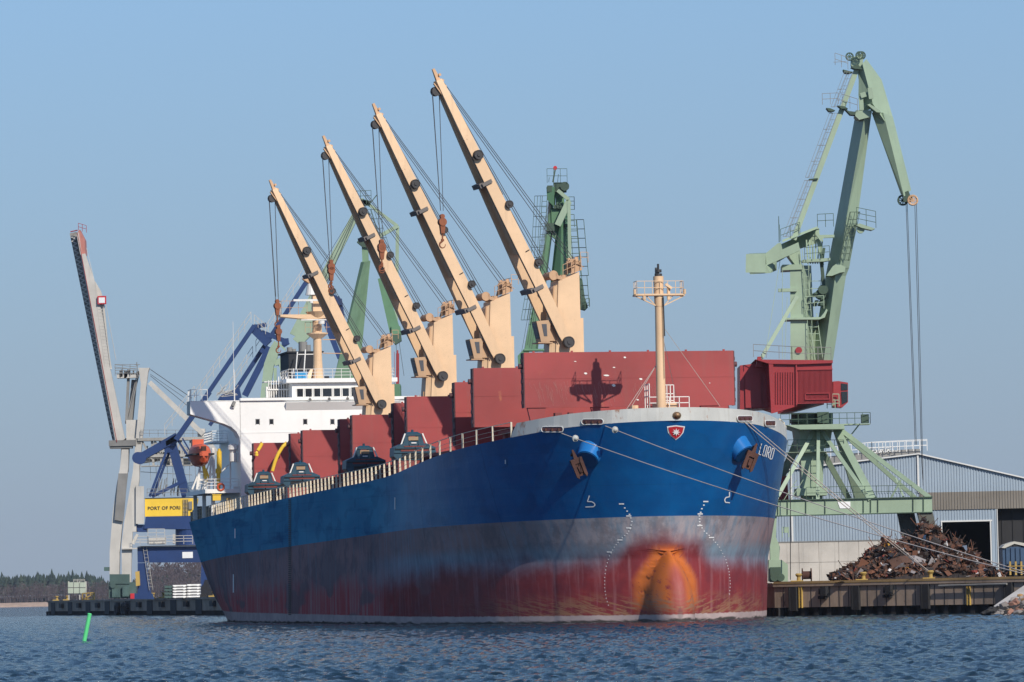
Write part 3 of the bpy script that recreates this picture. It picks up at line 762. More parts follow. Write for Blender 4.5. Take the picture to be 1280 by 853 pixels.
for i, t in enumerate((40.0,69.2,96.8,130.5)):
    c = crane0 if i == 0 else copy_tree(crane0, ship)
    set_crane(c, t, (.0,.1,-.15,-1.45)[i]); cranes.append(c)
    tag(c, ['deck crane nearest the bow, behind the widest hatch cover','second deck crane from the bow, its hook hanging in front of its own jib','third deck crane from the bow, its hook block beside the jib','deck crane nearest the white bridge, its hook hanging clear of the jib'][i])
    # hoist ropes and hook block of this crane
    top = J(JL-1.7,-.58,0); drift = Vector((.0, 0, 0)); zh = [33.6,33.4,34.0,30.9][i]
    bot = Vector((top.x-.028*(top.z-zh), 0, zh))
    mb = MB()
    for y_, dx in ((-.2,-.35),(-.1,-.30),(.1,.30),(.2,.38)): mb.tube(top+Vector((dx*1.1,y_,0)), bot+Vector((dx*.45,y_*.5,1.9)), .026, n=4)
    mb.build('hoist_ropes', M['rope'], c, local=True)
    mb = MB(); q = bot
    mb.hexa([q+Vector(v) for v in ((-.22,-.2,-.1),(.22,-.2,-.1),(.22,.2,-.1),(-.22,.2,-.1),(-.36,-.28,1.3),(.36,-.28,1.3),(.36,.28,1.3),(-.36,.28,1.3))])
    mb.tube(q+Vector((0,-.34,1.25)), q+Vector((0,.34,1.25)), .48, n=16); mb.tube(q+Vector((0,-.25,1.9)), q+Vector((0,.25,1.9)), .28, n=12)
    mb.tube(q+Vector((0,0,-.1)), q+Vector((0,0,-.9)), .10, n=8); mb.tube(q+Vector((0,0,-.75)), q+Vector((0,0,-1.0)), .2, n=8)
    pts = [q+Vector((.05,0,-.9))]+[q+Vector((math.sin(a)*.36+.02,0,-1.42+math.cos(a)*.36)) for a in [R(k) for k in range(10,290,25)]]
    for k, (a, c_) in enumerate(zip(pts[:-1], pts[1:])): mb.tube(a, c_, .13*(1-.06*k), .13*(1-.06*(k+1)), n=7)
    mb.v = [tuple(q+(Vector(v_)-q)*.74+Vector((0,.5,.3))*0) for v_ in mb.v]
    mb.build('hook_block', M['hookrust'], c, local=True)

# ------------------------------------------------------------------ foremast
mb = MB(); mt = 5.9
ma = st(826.5, 505, mt); mtp = st(822.5, 352, mt)
mx = ma.x; zf = 15.3
mb.tube((mx,mt,zf), (mx,mt,mtp.z-2), .40, .33, n=16); mb.tube((mx,mt,mtp.z-2), (mx,mt,mtp.z+.4), .36, .42, n=14)
mast = mb.build('foremast', M['tan'], ship, local=True, smooth=True)
zt = mtp.z-1.15
mb = MB(); mb.box((mx-2.0,mt-.5,zt),(mx+1.95,mt+.5,zt+.14))
for sg in (-1,1):
    mb.bar((mx+sg*1.95,mt-.3,zt-.05),(mx+sg*.35,mt-.3,zt-.8),.08,.1); mb.bar((mx+sg*1.1,mt-.3,zt),(mx+sg*.4,mt-.3,zt-.75),.07,.08)
    mb.bar((mx+sg*1.95,mt-.4,zt+.02),(mx+sg*1.95,mt+.4,zt+.02),.14,.2); mb.tube((mx+sg*2.05,mt-.35,zt+.1),(mx+sg*2.05,mt-.35,zt+.5),.11)
mb.rail([(mx-1.9,mt+.5,zt+.1),(mx-1.9,mt-.5,zt+.1),(mx+1.9,mt-.5,zt+.1),(mx+1.9,mt+.5,zt+.1)],1.05,.65,.03)
mb.tube((mx-1.35,mt-.6,zt-.35),(mx-1.35,mt-.6,zt-.05),.14); mb.box((mx+.62,mt-.4,zt-.35),(mx+.85,mt-.2,zt+.75))
mb.bar((mx+.45,mt-.5,zt+.9),(mx+.95,mt-.5,zt+.55),.2,.2)
mb.build('mast_platform', M['tan'], mast, local=True)
mb = MB(); mb.tube((mx,mt,mtp.z+.4),(mx,mt,mtp.z+.62),.30,n=12); mb.tube((mx,mt,mtp.z+.72),(mx,mt,mtp.z+.95),.27,n=12); mb.tube((mx,mt,mtp.z+.62),(mx,mt,mtp.z+1.4),.09)
mb.box((mx-.25,mt-.1,mtp.z+.4),(mx-.12,mt+.1,mtp.z+1.1))
mb.build('mast_light', M['roller'], mast, local=True)
mb = MB(); mb.path([(mx+.28,mt-.35,mtp.z-1.3),(mx+.30,mt-.42,mtp.z-4),(mx+.30,mt-.45,mtp.z-4.4)], .05); mb.tube((mx+.18,mt-.4,mtp.z-1.3),(mx+.2,mt-.42,zf+4),.02,n=4)
mb.build('cable', M['rubber'], mast, local=True)
mb = MB()
for x, y, tt in ((783,512,7.0),(787,512,7.0),(900,508,9.5),(846,500,12.0)):
    e = st(x, y, tt); mb.tube((mx,mt,mtp.z-6.2 if x < 800 else mtp.z-3.2), e, .028, n=4)
mb.build('mast_stay', M['mooring'], mast, local=True)
# platform / windlass gear behind the bulwark
mb = MB(); mb.box((mx-.2,mt+.3,zf),(mx+1.45,mt+2.2,17.45)); mb.box((mx-2.5,mt+.2,zf),(mx-1.95,mt+.9,17.1)); mb.tube((mx-2.2,mt,16.8),(mx-2.2,mt,17.2),.33)
mb.build('mast_locker', M['tan'], ship, local=True)
mb = MB(); mb.rail([(mx-.95,mt,17.0),(mx-.95,mt+1.5,17.0)],1.9,.8,.045,(1,.75,.5)); mb.rail([(mx-.95,mt,16.9),(mx+2.3,mt,16.9)],.95,.8,.045); mb.rail([(mx+.45,mt+1.0,17.45),(mx+1.3,mt+1.0,17.45)],1.4,.3,.045,(1,.5,.1))
mb.build('deck_rail', M['white2'], ship, local=True)
mb = MB()
for k in range(14):
    x0 = -7+k*1.15; mb.box((x0,12.2,15.2),(x0+.3+.4*rnd.random(),12.9,16.5+.55*rnd.random()))
for x0 in (-5,-1,3.4): mb.tube((x0,11,16.4),(x0+1.4,11,16.4),.45,n=14)
mb.build('windlass', M['deckred'], ship, local=True)
# ------------------------------------------------------------------ superstructure, front face at station TF
TF = 152.0
def fp(px, py, t=TF): p = st(px, py, t); return (p.x, p.z)
out = [fp(238.7,501.5), fp(238.7,518), fp(262,524.5), fp(281,530), fp(290,534), fp(296,539.5), fp(300,547), fp(302,560), fp(302.5,640)]
W0 = 16.9
k = W0/abs(out[0][0])
out = [(-abs(a)*k, z) for a, z in out]; ztopw = out[0][1]
zfoot = zdeck(TF)-.2
out[-1] = (out[-1][0], zfoot)
hwid = abs(out[-1][0])
mb = MB()
poly = [(a, TF, z) for a, z in out] + [(-a, TF, z) for a, z in reversed(out)]
# wing/front slab, split so that every face is convex enough: strip by strip
for s0, s1 in zip(out[:-1], out[1:]):
    mb.prism([(s0[0],TF,s0[1]),(s1[0],TF,s1[1]),(s1[0],TF,ztopw),(s0[0],TF,ztopw)] if s0[1]!=ztopw or s0[0]!=s1[0] else [(0,TF,0)]*3, (0,2.6,0)) if abs(s0[0]-s1[0])>.01 else None
    mb.prism([(-s0[0],TF,s0[1]),(-s1[0],TF,s1[1]),(-s1[0],TF,ztopw),(-s0[0],TF,ztopw)], (0,2.6,0)) if abs(s0[0]-s1[0])>.01 else None
mb.box((-hwid+.02,TF+.003,zfoot),(hwid-.02,TF+16,ztopw))
sup = mb.build('superstructure', M['white'], ship, local=True)
# bridge house
a0 = fp(368,497)[0]; zb0 = fp(368,497)[1]; zb1 = fp(360,478.5)[1]; ab = abs(fp(366.5,485)[0])
mb = MB()
mb.box((-ab,TF+.8,ztopw-.01),(ab,TF+9,zb1)); mb.box((-ab-.7,TF+.3,zb1),(ab+.7,TF+9.4,zb1+.45))
zled = fp(400,500)[1]
mb.box((-fp(425,497)[0]*0-abs(fp(300,497)[0]),TF-.25,ztopw-.05),(abs(fp(300,497)[0]),TF+.8,ztopw+.24))
br = mb.build('bridge', M['white'], sup, local=True)
mb = MB()
# under-window ledge casting a shadow, thin seams
zl = fp(358,513)[1]
mb.prism([(-abs(fp(357,513)[0]),TF-.02,zl+.85),(-abs(fp(357,513)[0]),TF-.02,zl),(-abs(fp(357,513)[0]),TF-.55,zl+.85)], (2*abs(fp(357,513)[0]),0,0))
mb.box((-hwid,TF-.03,fp(350,541)[1]),(hwid,TF-.002,fp(350,541)[1]+.07)); mb.box((-W0+.1,TF-.03,ztopw-.08),(W0-.1,TF-.002,ztopw-.02))
mb.build('ledge', M['white'], sup, local=True)
zw0, zw1 = fp(400,495.6)[1], fp(400,485.6)[1]
for x0, x1 in ((372,380.6),(382.5,391.6),(393.5,402.2),(404.2,416.5),(418.3,427),(429,438),(439.6,448.5)):
    a, c = fp(x0,491)[0], fp(x1,491)[0]
    for sgn in (1,-1):
        if sgn < 0 and -c < .2: continue
        mb = MB(); lo, hi = sorted((a*sgn, c*sgn)); mb.box((lo,TF+.745,zw0),(hi,TF+.79,zw1)); f = mb.build('window', M['glass'], sup, local=True)
        mb = MB()
        for u in (lo,hi): mb.box((u-.05,TF+.70,zw0-.05),(u+.05,TF+.743,zw1+.05))
        mb.box((lo+.052,TF+.70,zw0-.09),(hi-.052,TF+.743,zw0)); mb.box((lo+.052,TF+.70,zw1),(hi-.052,TF+.743,zw1+.09)); mb.build('window_frame', M['white2'], f, local=True)
for x in (322,339.3,381.5,415.5):
    c, z_ = fp(x, 527.5)
    for sgn in (1,-1):
        mb = MB(); mb.box((c*sgn-.17,TF-.02,z_-.25),(c*sgn+.17,TF-.003,z_+.25)); f = mb.build('window', M['glass'], sup, local=True)
        mb = MB(); mb.box((c*sgn-.24,TF-.018,z_-.33),(c*sgn-.172,TF-.002,z_+.33)); mb.box((c*sgn+.172,TF-.018,z_-.33),(c*sgn+.24,TF-.002,z_+.33)); mb.box((c*sgn-.17,TF-.018,z_+.252),(c*sgn+.17,TF-.002,z_+.32)); mb.build('window_frame', M['stsdark'], f, local=True)
mb = MB()
for x, y in ((387,500),(411,499.5),(434,499)): c, z_ = fp(x,y); mb.tube((c,TF-.35,z_),(c,TF-.1,z_+.1),.16,n=10); mb.tube((c,TF-.2,z_),(c,TF-.2,z_+.35),.05)
c, z_ = fp(290,507); mb.tube((c,TF-.35,z_-.1),(c+.25,TF-.2,z_+.4),.18,n=10)
mb.build('flood_lamp', M['stsdark'], sup, local=True)
# wing railings, monkey-island railings
mb = MB()
mb.rail([(-W0+.1,TF+2.4,ztopw),(-W0+.1,TF+.1,ztopw),(-W0+1.9,TF+.1,ztopw)],1.25,.6,.04); mb.rail([(W0-.1,TF+2.4,ztopw),(W0-.1,TF+.1,ztopw),(W0-3,TF+.1,ztopw)],1.25,.6,.04)
mb.rail([(-ab-.4,TF+6,zb1+.45),(-ab-.4,TF+.6,zb1+.45),(ab+.4,TF+.6,zb1+.45),(ab+.4,TF+6,zb1+.45)],1.05,1.0,.035,(1,.66,.33))
for x, y0, y1 in ((361,479,466),(367,478,463)): a, z0_ = fp(x,y0); mb.tube((a,TF+1,z0_),(a,TF+1,fp(x,y1)[1]),.07)
mb.build('bridge_railing', M['white2'], sup, local=True)
mb = MB(); a, z_ = fp(352,480)
for k in range(9): mb.box((a-1+k*.28,TF+3,ztopw+.4),(a-.9+k*.28,TF+3.1,ztopw+2.7-(.0 if k>3 else .4)))
mb.box((a-1.1,TF+2.9,ztopw+1.2),(a+1.6,TF+3.2,ztopw+1.35)); mb.box((a-1.4,TF+3.3,ztopw+2.1),(a+1.4,TF+5,ztopw+2.2))
mb.box((fp(338,492)[0],TF+3,ztopw+.4),(fp(343,492)[0],TF+3.4,ztopw+1.6)); mb.build('companion_stairs', M['white2'], sup, local=True)
mb = MB(); mb.box((fp(343,490)[0],TF+4.2,ztopw+.4),(-ab,TF+4.3,ztopw+1.9)); mb.build('dodger', M['stsdark'], sup, local=True)
mb = MB(); a,_ = fp(372,473); c_,_ = fp(387,473); mb.box((a,TF+1.5,zb1+.5),(c_,TF+1.6,zb1+1.25)); mb.build('banner', M['skyblue'], sup, local=True)
# tall whip aerial on the wing
mb = MB(); a, z_ = fp(293.5,500); a2, z2 = fp(292.5,462); mb.tube((a,TF+.2,z_-.6),(a2,TF+.2,z2),.07); a3, z3 = fp(291.5,402); mb.tube((a2,TF+.2,z2),(a3,TF+.2,z3),.025); mb.tube((a-.3,TF-.1,z_-.9),(a,TF+.1,z_-.4),.2)
mb.build('aerial', M['white2'], sup, local=True)
# radar mast
tm = TF+4.5
def mp(px, py): p = st(px, py, tm); return (p.x, p.z)
xm = mp(397.5, 470)[0]
zz = lambda y: mp(397, y)[1]
mb = MB(); mb.tube((xm,tm,zb1+.4),(xm,tm,zz(452)),.62,.50,n=16); mb.tube((xm,tm,zz(452)),(xm,tm,zz(424)),.50,.46,n=16)
mb.tube((xm,tm,zz(424)),(xm,tm,zz(418)),.46,1.15,n=16); mb.tube((xm,tm,zz(418)),(xm,tm,zz(416.5)),1.2,n=16); mb.tube((xm,tm,zz(416.5)),(xm,tm,zz(400)),.55,.5,n=16)
mb.tube((xm,tm,zz(400)),(xm,tm,zz(390)),.55,1.3,n=16); mb.box((xm-.5,tm-.5,zz(391)),(xm+.5,tm+.5,zz(369)))
mb.prism([(xm-4.2,tm-.7,zz(393.5)),(xm-4.2,tm-.7,zz(396)),(xm-.8,tm-.7,zz(400)),(xm+2.2,tm-.7,zz(397)),(xm+2.2,tm-.7,zz(393.5))], (0,1.6,0))
mb.hexa([(xm-.95,tm-.6,zb1+.4),(xm-1.6,tm-.6,zb1+.4),(xm-1.6,tm+.6,zb1+.4),(xm-.95,tm+.6,zb1+.4),(xm-.6,tm-.3,zz(462)),(xm-.9,tm-.3,zz(462)),(xm-.9,tm+.3,zz(462)),(xm-.6,tm+.3,zz(462))])
rm = mb.build('radar_mast', M['tan'], ship, local=True)
mb = MB(); mb.rail([(xm-4.1,tm+.8,zz(393.5)),(xm-4.1,tm-.7,zz(393.5)),(xm-1.2,tm-.7,zz(393.5))],1.5,.9,.03); mb.rail([(xm-1.5,tm-1,zz(416)),(xm+1.5,tm-1,zz(416))],1.1,.6,.03); mb.build('mast_rail', M['tan_rusty'], rm, local=True)
mb = MB(); mb.box((xm-2.8,tm-1.3,zz(377.5)),(xm+1.0,tm-1.1,zz(375))); mb.tube((xm-.8,tm-1.2,zz(380)),(xm-.8,tm-1.2,zz(377.5)),.2); mb.box((xm-2.0,tm-1.4,zz(401.5)),(xm+2.2,tm-1.2,zz(400.2)))
mb.tube((xm-.5,tm,zz(369)),(xm-.5,tm,zz(355)),.75,.5,n=14); mb.tube((xm+.3,tm-1.2,zz(406)),(xm+.3,tm-1.2,zz(402)),.35,n=12); mb.box((xm-2.2,tm-.2,zz(443.5)),(xm-.5,tm,zz(442.5)))
mb.build('radar', M['white2'], rm, local=True)
mb = MB(); mb.tube((xm+.5,tm-.5,zz(425)),(xm+3,tm-.5,zz(425.5)),.05); mb.tube((xm+.5,tm-.5,zz(442)),(xm+3.3,tm-.5,zz(443)),.05); mb.tube((xm+3.2,tm-.5,zz(445)),(xm+3.2,tm-.5,zz(440)),.1); mb.tube((xm-1.2,tm,zz(352)),(xm-.9,tm,zz(347)),.5,n=8)
mb.build('signal_yard', M['tan_rusty'], rm, local=True)
# funnel
tf = 168.0
def gp(px, py): p = st(px, py, tf); return (p.x, p.z)
xl, xr = gp(361,455)[0], gp(402,455)[0]; zf0 = ztopw; zf1 = gp(378,441)[1]
mb = MB(); mb.box((xl,tf,zf0-2),(xr,tf+6,zf1-.003)); mb.box((xl-.25,tf-.2,zf1),(xr+.25,tf+6.2,zf1+.15))
fn = mb.build('funnel', M['funnel'], ship, local=True)
mb = MB()
for x, y, r in ((366,433,.32),(371,435,.26),(383,426,.5),(389,430,.32)): a, z_ = gp(x,y); mb.tube((a,tf+2+r,zf1),(a,tf+2+r,z_),r,n=14)
mb.build('exhaust_pipe', M['stsdark'], fn, local=True)
mb = MB()
for (x0,y0,x1,y1) in ((362,474,370,441),(372,478,380,438),(361,480,365,462)): a = gp(x0,y0); c = gp(x1,y1); mb.tube((a[0],tf-4,a[1]),(c[0],tf-1,c[1]),.07)
mb.build('derrick_post', M['white2'], fn, local=True)
mb = MB(); a = gp(394,441); 
for k in range(5): mb.box((xl+.4+k*.9,tf-.05,zf1-3.2),(xl+1.0+k*.9,tf-.01,zf1-2.7))
mb.build('funnel_louvre', M['funnel'], fn, local=True)

# --- side of the accommodation at the starboard boat deck
mb = MB()
xs = -hwid+.6
mb.box((-hwid+1.2,TF+16.01,zfoot),(hwid-1.2,TF+23,ztopw-5))
zbal = fp(272,549,)[1]
mb.box((-hwid-1.8,TF+9,zbal-.1),(-hwid-.003,TF+15,zbal+.1)); mb.rail([(-hwid-.1,TF+9,zbal+.1),(-hwid-1.8,TF+9,zbal+.1),(-hwid-1.8,TF+15,zbal+.1)],1.1,.6,.045,(1,.75,.5,.25))
mb.build('deckhouse', M['white'], sup, local=True)
zp = fp(270,613)[1]
mb = MB(); mb.box((-15.2,TF+1.0,zp-.25),(-hwid-.01,TF+16,zp)); mb.box((-15.3,TF+.9,zp-.3),(-15.1,TF+16,zp+.15)); mb.box((-15.2,TF+.85,zp-.3),(-hwid-.01,TF+.998,zp+.15))
for u in (TF+1.2,TF+8,TF+15): mb.box((-14.6,u,zdeck(u)),(-14.2,u+.3,zp-.26))
mb.rail([(-hwid-.1,TF+1,zp+.1),(-15.1,TF+1,zp+.1),(-15.1,TF+16,zp+.1)],1.15,.9,.045,(1,.7,.4))
bd = mb.build('boat_deck', M['white'], ship, local=True)
mb = MB()                                     # davits, posts and braces
def dpt(px, py, t=TF+3): p = st(px, py, t); return Vector((p.x,t,p.z))
for (x0,y0,x1,y1,w) in ((268,612,266,560,.30),(261,612,264,575,.22),(288,611,288,577,.16),(288,577,298,577,.14),(256,610,286,581,.13),(246,612,250,584,.25),(254,600,264,572,.16),(252,612,268,588,.13),(249,590,256,590,.2),(248,600,256,600,.2),(240,612,246,596,.2),(268,577,262,568,.14)):
    mb.bar(dpt(x0,y0), dpt(x1,y1), w, w)
mb.rail([dpt(246,612),dpt(258,612)],1.6,.35,.05,(1,.7,.4)); 
mb.box((dpt(299,612).x-.9,TF+1.2,zp+.1),(dpt(299,612).x,TF+1.3,zp+.4))
mb.build('boat_davit', M['white2'], ship, local=True)
mb = MB(); a = dpt(273,612); 
for y0,y1,x,r in ((612,592,273,.22),(592,586,273,.32),(586,564,274,.28),(564,561,274,.16)): p,q = dpt(x,y0),dpt(x,y1); mb.tube(p,q,r,n=12)
mb.bar(dpt(258,604),dpt(254,580),.35,.3); mb.bar(dpt(262,600),dpt(257,586),.2,.2)
mb.build('davit_ram', M['yellow'], ship, local=True)
mb = MB(); p = dpt(291.5,577,TF+2); mb.tube(p,p+Vector((0,0,.9)),.42,n=16); mb.tube(p+Vector((0,0,.9)),p+Vector((0,0,1.3)),.30,.46,n=16); mb.tube(p+Vector((0,0,1.3)),p+Vector((0,0,1.75)),.62,.58,n=18); mb.tube(p+Vector((0,0,1.75)),p+Vector((0,0,1.95)),.58,.3,n=18)
mb.build('ventilator', M['white2'], ship, local=True, smooth=True)
mb = MB()
for k in range(14):
    a0,a1 = k*2*math.pi/14,(k+1)*2*math.pi/14; c = dpt(276,609,TF+.8)
    mb.tube(c+Vector((math.cos(a0)*.36,0,math.sin(a0)*.36)), c+Vector((math.cos(a1)*.36,0,math.sin(a1)*.36)), .1, n=6)
mb.build('life_ring', M['orange'], ship, local=True)
mb = MB(); p,q = dpt(266,626,TF+.6),dpt(276,619,TF+.6); mb.box((p.x,TF+.6,p.z),(q.x,TF+1.4,q.z)); mb.box((p.x-.05,TF+.55,q.z),(q.x+.05,TF+1.45,q.z+.08)); mb.build('deck_box', M['yellow'], ship, local=True)
mb = MB(); p = dpt(286,640,TF-4); mb.bar(p, p+Vector((0,0,1.5)), .45,.3); mb.bar(p+Vector((.5,0,0)), p+Vector((.4,0,1.3)), .2,.3); mb.box((p.x-.2,TF-4.4,p.z+.2),(p.x+.5,TF-4.2,p.z+.45)); mb.build('fender_roller', M['rail_y'], ship, local=True)
# mixed gear at the shelter side (poop)
mb = MB()
for k in range(11): u = TF+3+k*2; mb.box((-14.2+rnd.random()*1.5,u,zdeck(u)),(-12.6+rnd.random(),u+.8,zdeck(u)+.8+rnd.random()*1.0))
mb.build('mooring_winch', M['stsdark'], ship, local=True)

# lifeboat (hangs in its davit: own thing)
def profile_boat(name, M_, L=6.4, Wd=2.3, H=2.5):
    mb = MB(); n_ = 14; m_ = 16; rings = []
    for i in range(n_+1):
        u = i/n_*2-1; s = max(.02, (1-abs(u)**2.6))**.6; ring = []
        for j in range(m_):
            a = 2*math.pi*j/m_; c, q = math.cos(a), math.sin(a)
            y_ = Wd/2*s*math.copysign(abs(c)**.8, c); z_ = (H*.52*(s**.5) if q < 0 else H*.48*(s**.7))*math.copysign(abs(q)**.85, q)
            ring.append((u*L/2, y_*(1 if q > -.2 else .85), z_))
        rings.append(ring)
    for i in range(n_):
        for j in range(m_):
            mb.poly([rings[i][j], rings[i+1][j], rings[i+1][(j+1)%m_], rings[i][(j+1)%m_]])
    mb.poly(rings[0]); mb.poly(rings[-1]); return mb
lb = s2w(st(249.5, 569, TF-1.6))
t_ = thing('lifeboat', 'orange enclosed lifeboat hung in the davit beside the white bridge', 'lifeboat', lb, AX+R(90))
mb = profile_boat('lifeboat', M); hl = mb.build('hull', M['orange'], t_, local=True, smooth=True)
mb = MB(); mb.box((1.0,-.62,.75),(2.2,.62,1.75)); mb.box((-3.25,-.5,-.2),(-2.9,.5,.35)); mb.build('canopy', M['orange'], t_, local=True)
mb = MB(); mb.box((-3.27,-.28,.35),(-3.1,.28,.85)); mb.build('hatch', M['rust'], t_, local=True)
mb = MB(); mb.box((-3.0,-1.19,-.08),(3.0,1.19,.10)); mb.build('fender_strip', M['dark'], t_, local=True)

# cargo grabs stowed by the rail: one built, three copies
def make_grab():
    g = thing('cargo_grab', 'x', 'cargo grab', (0,0,0), AX, 'blue cargo grabs stowed along the starboard rail')
    mb = MB()
    # trapezoid body plate with open centre, sloping shell wings, base rails
    for y0 in (-.55, .45):
        for s_ in (-1,1): mb.hexa([(s_*.55,y0,1.0),(s_*1.15,y0,1.0),(s_*1.15,y0+.12,1.0),(s_*.55,y0+.12,1.0),(s_*.35,y0,3.0),(s_*.75,y0,3.0),(s_*.75,y0+.12,3.0),(s_*.35,y0+.12,3.0)])
    mb.box((-.75,-.6,2.85),(.75,.6,3.08)); mb.hexa([(-.7,-.5,3.083),(.7,-.5,3.083),(.7,.5,3.083),(-.7,.5,3.083),(-.4,-.3,3.3),(.4,-.3,3.3),(.4,.3,3.3),(-.4,.3,3.3)])
    mb.box((-.6,-.45,1.0),(.6,.45,1.75)); mb.tube((0,-.5,2.0),(0,.5,2.0),.42,n=14); mb.tube((0,0,3.3),(0,0,3.55),.12)
    fr = mb.build('grab_frame', M['grab'], g, local=True)
    mb = MB(); mb.box((-.48,-.62,2.35),(.42,-.5,2.75)); mb.build('sheave_guard', M['grab_win'], fr, local=True)
    mb = MB()
    for s_ in (-1,1): mb.bar((s_*1.22,-.72,1.8),(s_*.80,-.66,3.1),.12,.12)
    mb.build('arm', M['white2'], g, local=True)
    for s_ in (-1,1):
        mb = MB(); mb.prism([(s_*.05,-1.1,.15),(s_*1.55,-1.1,.12),(s_*1.95,-1.1,.6),(s_*1.9,-1.1,1.55),(s_*1.05,-1.1,2.0),(s_*.05,-1.1,1.5)], (0,2.2,0))
        mb.box((s_*.05,-1.22,1.42),(s_*1.8,-1.103,1.56)); mb.box((s_*.05,-1.2,.95),(s_*1.93,-1.103,1.08)); mb.build('shell', M['grab'], g, local=True)
    mb = MB(); mb.box((-1.0,-1.16,1.60),(1.0,-1.12,1.72)); mb.box((-1.3,-1.16,1.12),(1.3,-1.12,1.30)); mb.build('grab_lip', M['deckred'], g, local=True)
    mb = MB(); mb.box((-1.85,-1.19,1.31),(1.85,-1.14,1.40)); mb.box((-1.2,-1.2,.3),(1.2,-1.15,.85)); mb.build('gap_shade', M['dark'], g, local=True)  # near-black strips paint shaded gaps onto the solid shells
    mb = MB(); mb.box((-.22,-.60,2.0),(.25,-.56,2.12)); mb.build('plate', M['letterw'], g, local=True)
    return g
g0 = make_grab()
GL = ['blue cargo grab farthest aft, beside the white superstructure','blue cargo grab second from the stern, in front of the third red cover','blue cargo grab by the rail nearest the middle of the ship','blue cargo grab nearest the bow, partly behind the white rail']
GP = ((331,587.4,128.5,41),(377,575.7,104,42),(457,554.8,67.5,45.6),(518,537.4,45,45.4))
for i, (px, py, t, wpx) in enumerate(GP):
    g = g0 if i == 0 else copy_tree(g0)
    p = st(px, py, t-1); sc_g = 3.75/3.9; hz_ = 2.75
    g.scale = (sc_g, sc_g, hz_/3.5); g.location = s2w((p.x, t, p.z-hz_)); g['label'] = GL[i]
mb = MB()
for px, py, t, wpx in GP:
    p = st(px, py, t-1); mb.box((p.x-1.5,t-1.0,zdeck(t)-.05),(p.x+1.5,t+1.1,p.z-2.75+.08))
mb.build('grab_stowage', M['deckred'], ship, local=True)
# yellow hoses arched in front of the aftermost cover
mb = MB()
for pts in ([(358.6,553.5),(353,559),(347.5,568),(343.5,578),(340.4,589)], [(327.5,554),(325,559),(322.3,563.4)], [(319.5,565),(321,567),(320.5,570)]):
    w_ = [Vector((p.x, 141.5, p.z)) for p in (st(x,y,141.5) for x,y in pts)]; mb.path(w_, .19, n=8)
mb.build('arched_hose', M['yellow'], ship, local=True)
M['green_mid'] = paint('crane_green_mid', (.16,.265,.16), .6, .2, .25, .15)
M['girder'] = paint('girder_weathered', (.36,.345,.31), .6, .25, .3, .2)
M['trussdark'] = paint('truss_worn_shaded', (.26,.25,.23), .7, .4, .3, .3, scale=2)  # weathered grey, darker to put the boom's shaded left side into colour
M['kerb'] = paint('kerb_worn', (.30,.20,.08), .8, .4, .3, .4)
M['legdark'] = paint('leg_brown_grey', (.085,.085,.07), .7, .3, .3, .2)  # dark brown-grey for the right portal legs
# ------------------------------------------------------------------ quay (one long straight berth behind and beyond the ship)
QX, QT0, QT1, QZ = 17.6, 37.0, 610.0, 2.9
def qw(l, t, z): return s2w((l, t, z))
A0 = qw(QX, QT0, 0); C0 = ground(1243, 396); C0b = ground(1330, 388)
mb = MB()
top = [qw(QX,QT0,QZ), Vector((C0b.x,C0b.y,QZ)), Vector((C0b.x+60,C0b.y+20,QZ)), Vector((C0b.x+60,640,QZ)), qw(150,QT1,QZ), qw(QX,QT1,QZ)]
mb.poly(top); mb.build('quay', M['asphalt'], None).__setitem__('kind','structure')
def wall_run(mb, md, a, c, step, zt=QZ-.003, zbm=-.6):
    a = Vector((a[0],a[1],0)); c = Vector((c[0],c[1],0)); d = (c-a); L = d.length; d.normalize(); nrm = Vector((d.y,-d.x,0))
    Z = lambda p, z, o=0: Vector((p.x,p.y,z))+nrm*o
    # face, cap beam, dark undercut with piles
    mb.hexa([Z(a,.75),Z(c,.75),Z(c,.75,-1.0),Z(a,.75,-1.0),Z(a,zt-.35),Z(c,zt-.35),Z(c,zt-.35,-1.0),Z(a,zt-.35,-1.0)])
    mb.hexa([Z(a,zt-.35,.18),Z(c,zt-.35,.18),Z(c,zt-.35,-1.2),Z(a,zt-.35,-1.2),Z(a,zt,.18),Z(c,zt,.18),Z(c,zt,-1.2),Z(a,zt,-1.2)])
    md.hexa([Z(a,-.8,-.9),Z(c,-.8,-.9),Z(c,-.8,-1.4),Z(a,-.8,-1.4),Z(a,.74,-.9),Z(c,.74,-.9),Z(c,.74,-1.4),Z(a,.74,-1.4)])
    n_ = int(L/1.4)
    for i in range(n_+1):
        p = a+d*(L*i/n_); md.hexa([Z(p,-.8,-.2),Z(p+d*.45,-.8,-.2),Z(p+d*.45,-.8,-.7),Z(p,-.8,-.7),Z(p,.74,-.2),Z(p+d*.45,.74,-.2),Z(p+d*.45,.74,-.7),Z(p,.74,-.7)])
    return d, nrm, L
qwall = thing('quay_wall', 'brown stained quay wall with dark undercut along the water', 'quay wall', (A0.x,A0.y,0))
mb, md = MB(), MB()
d1, n1, L1 = wall_run(mb, md, A0, C0b, 6)
P_s, P_e = qw(QX,QT1,0), qw(QX,QT0,0)
d2, n2, L2 = wall_run(mb, md, P_s, P_e, 10)
d3, n3, L3 = wall_run(mb, md, qw(60,QT1,0), P_s, 10)
mb.build('wall_face', M['quaywall'], qwall); md.build('pile_row', M['quaydark'], qwall)
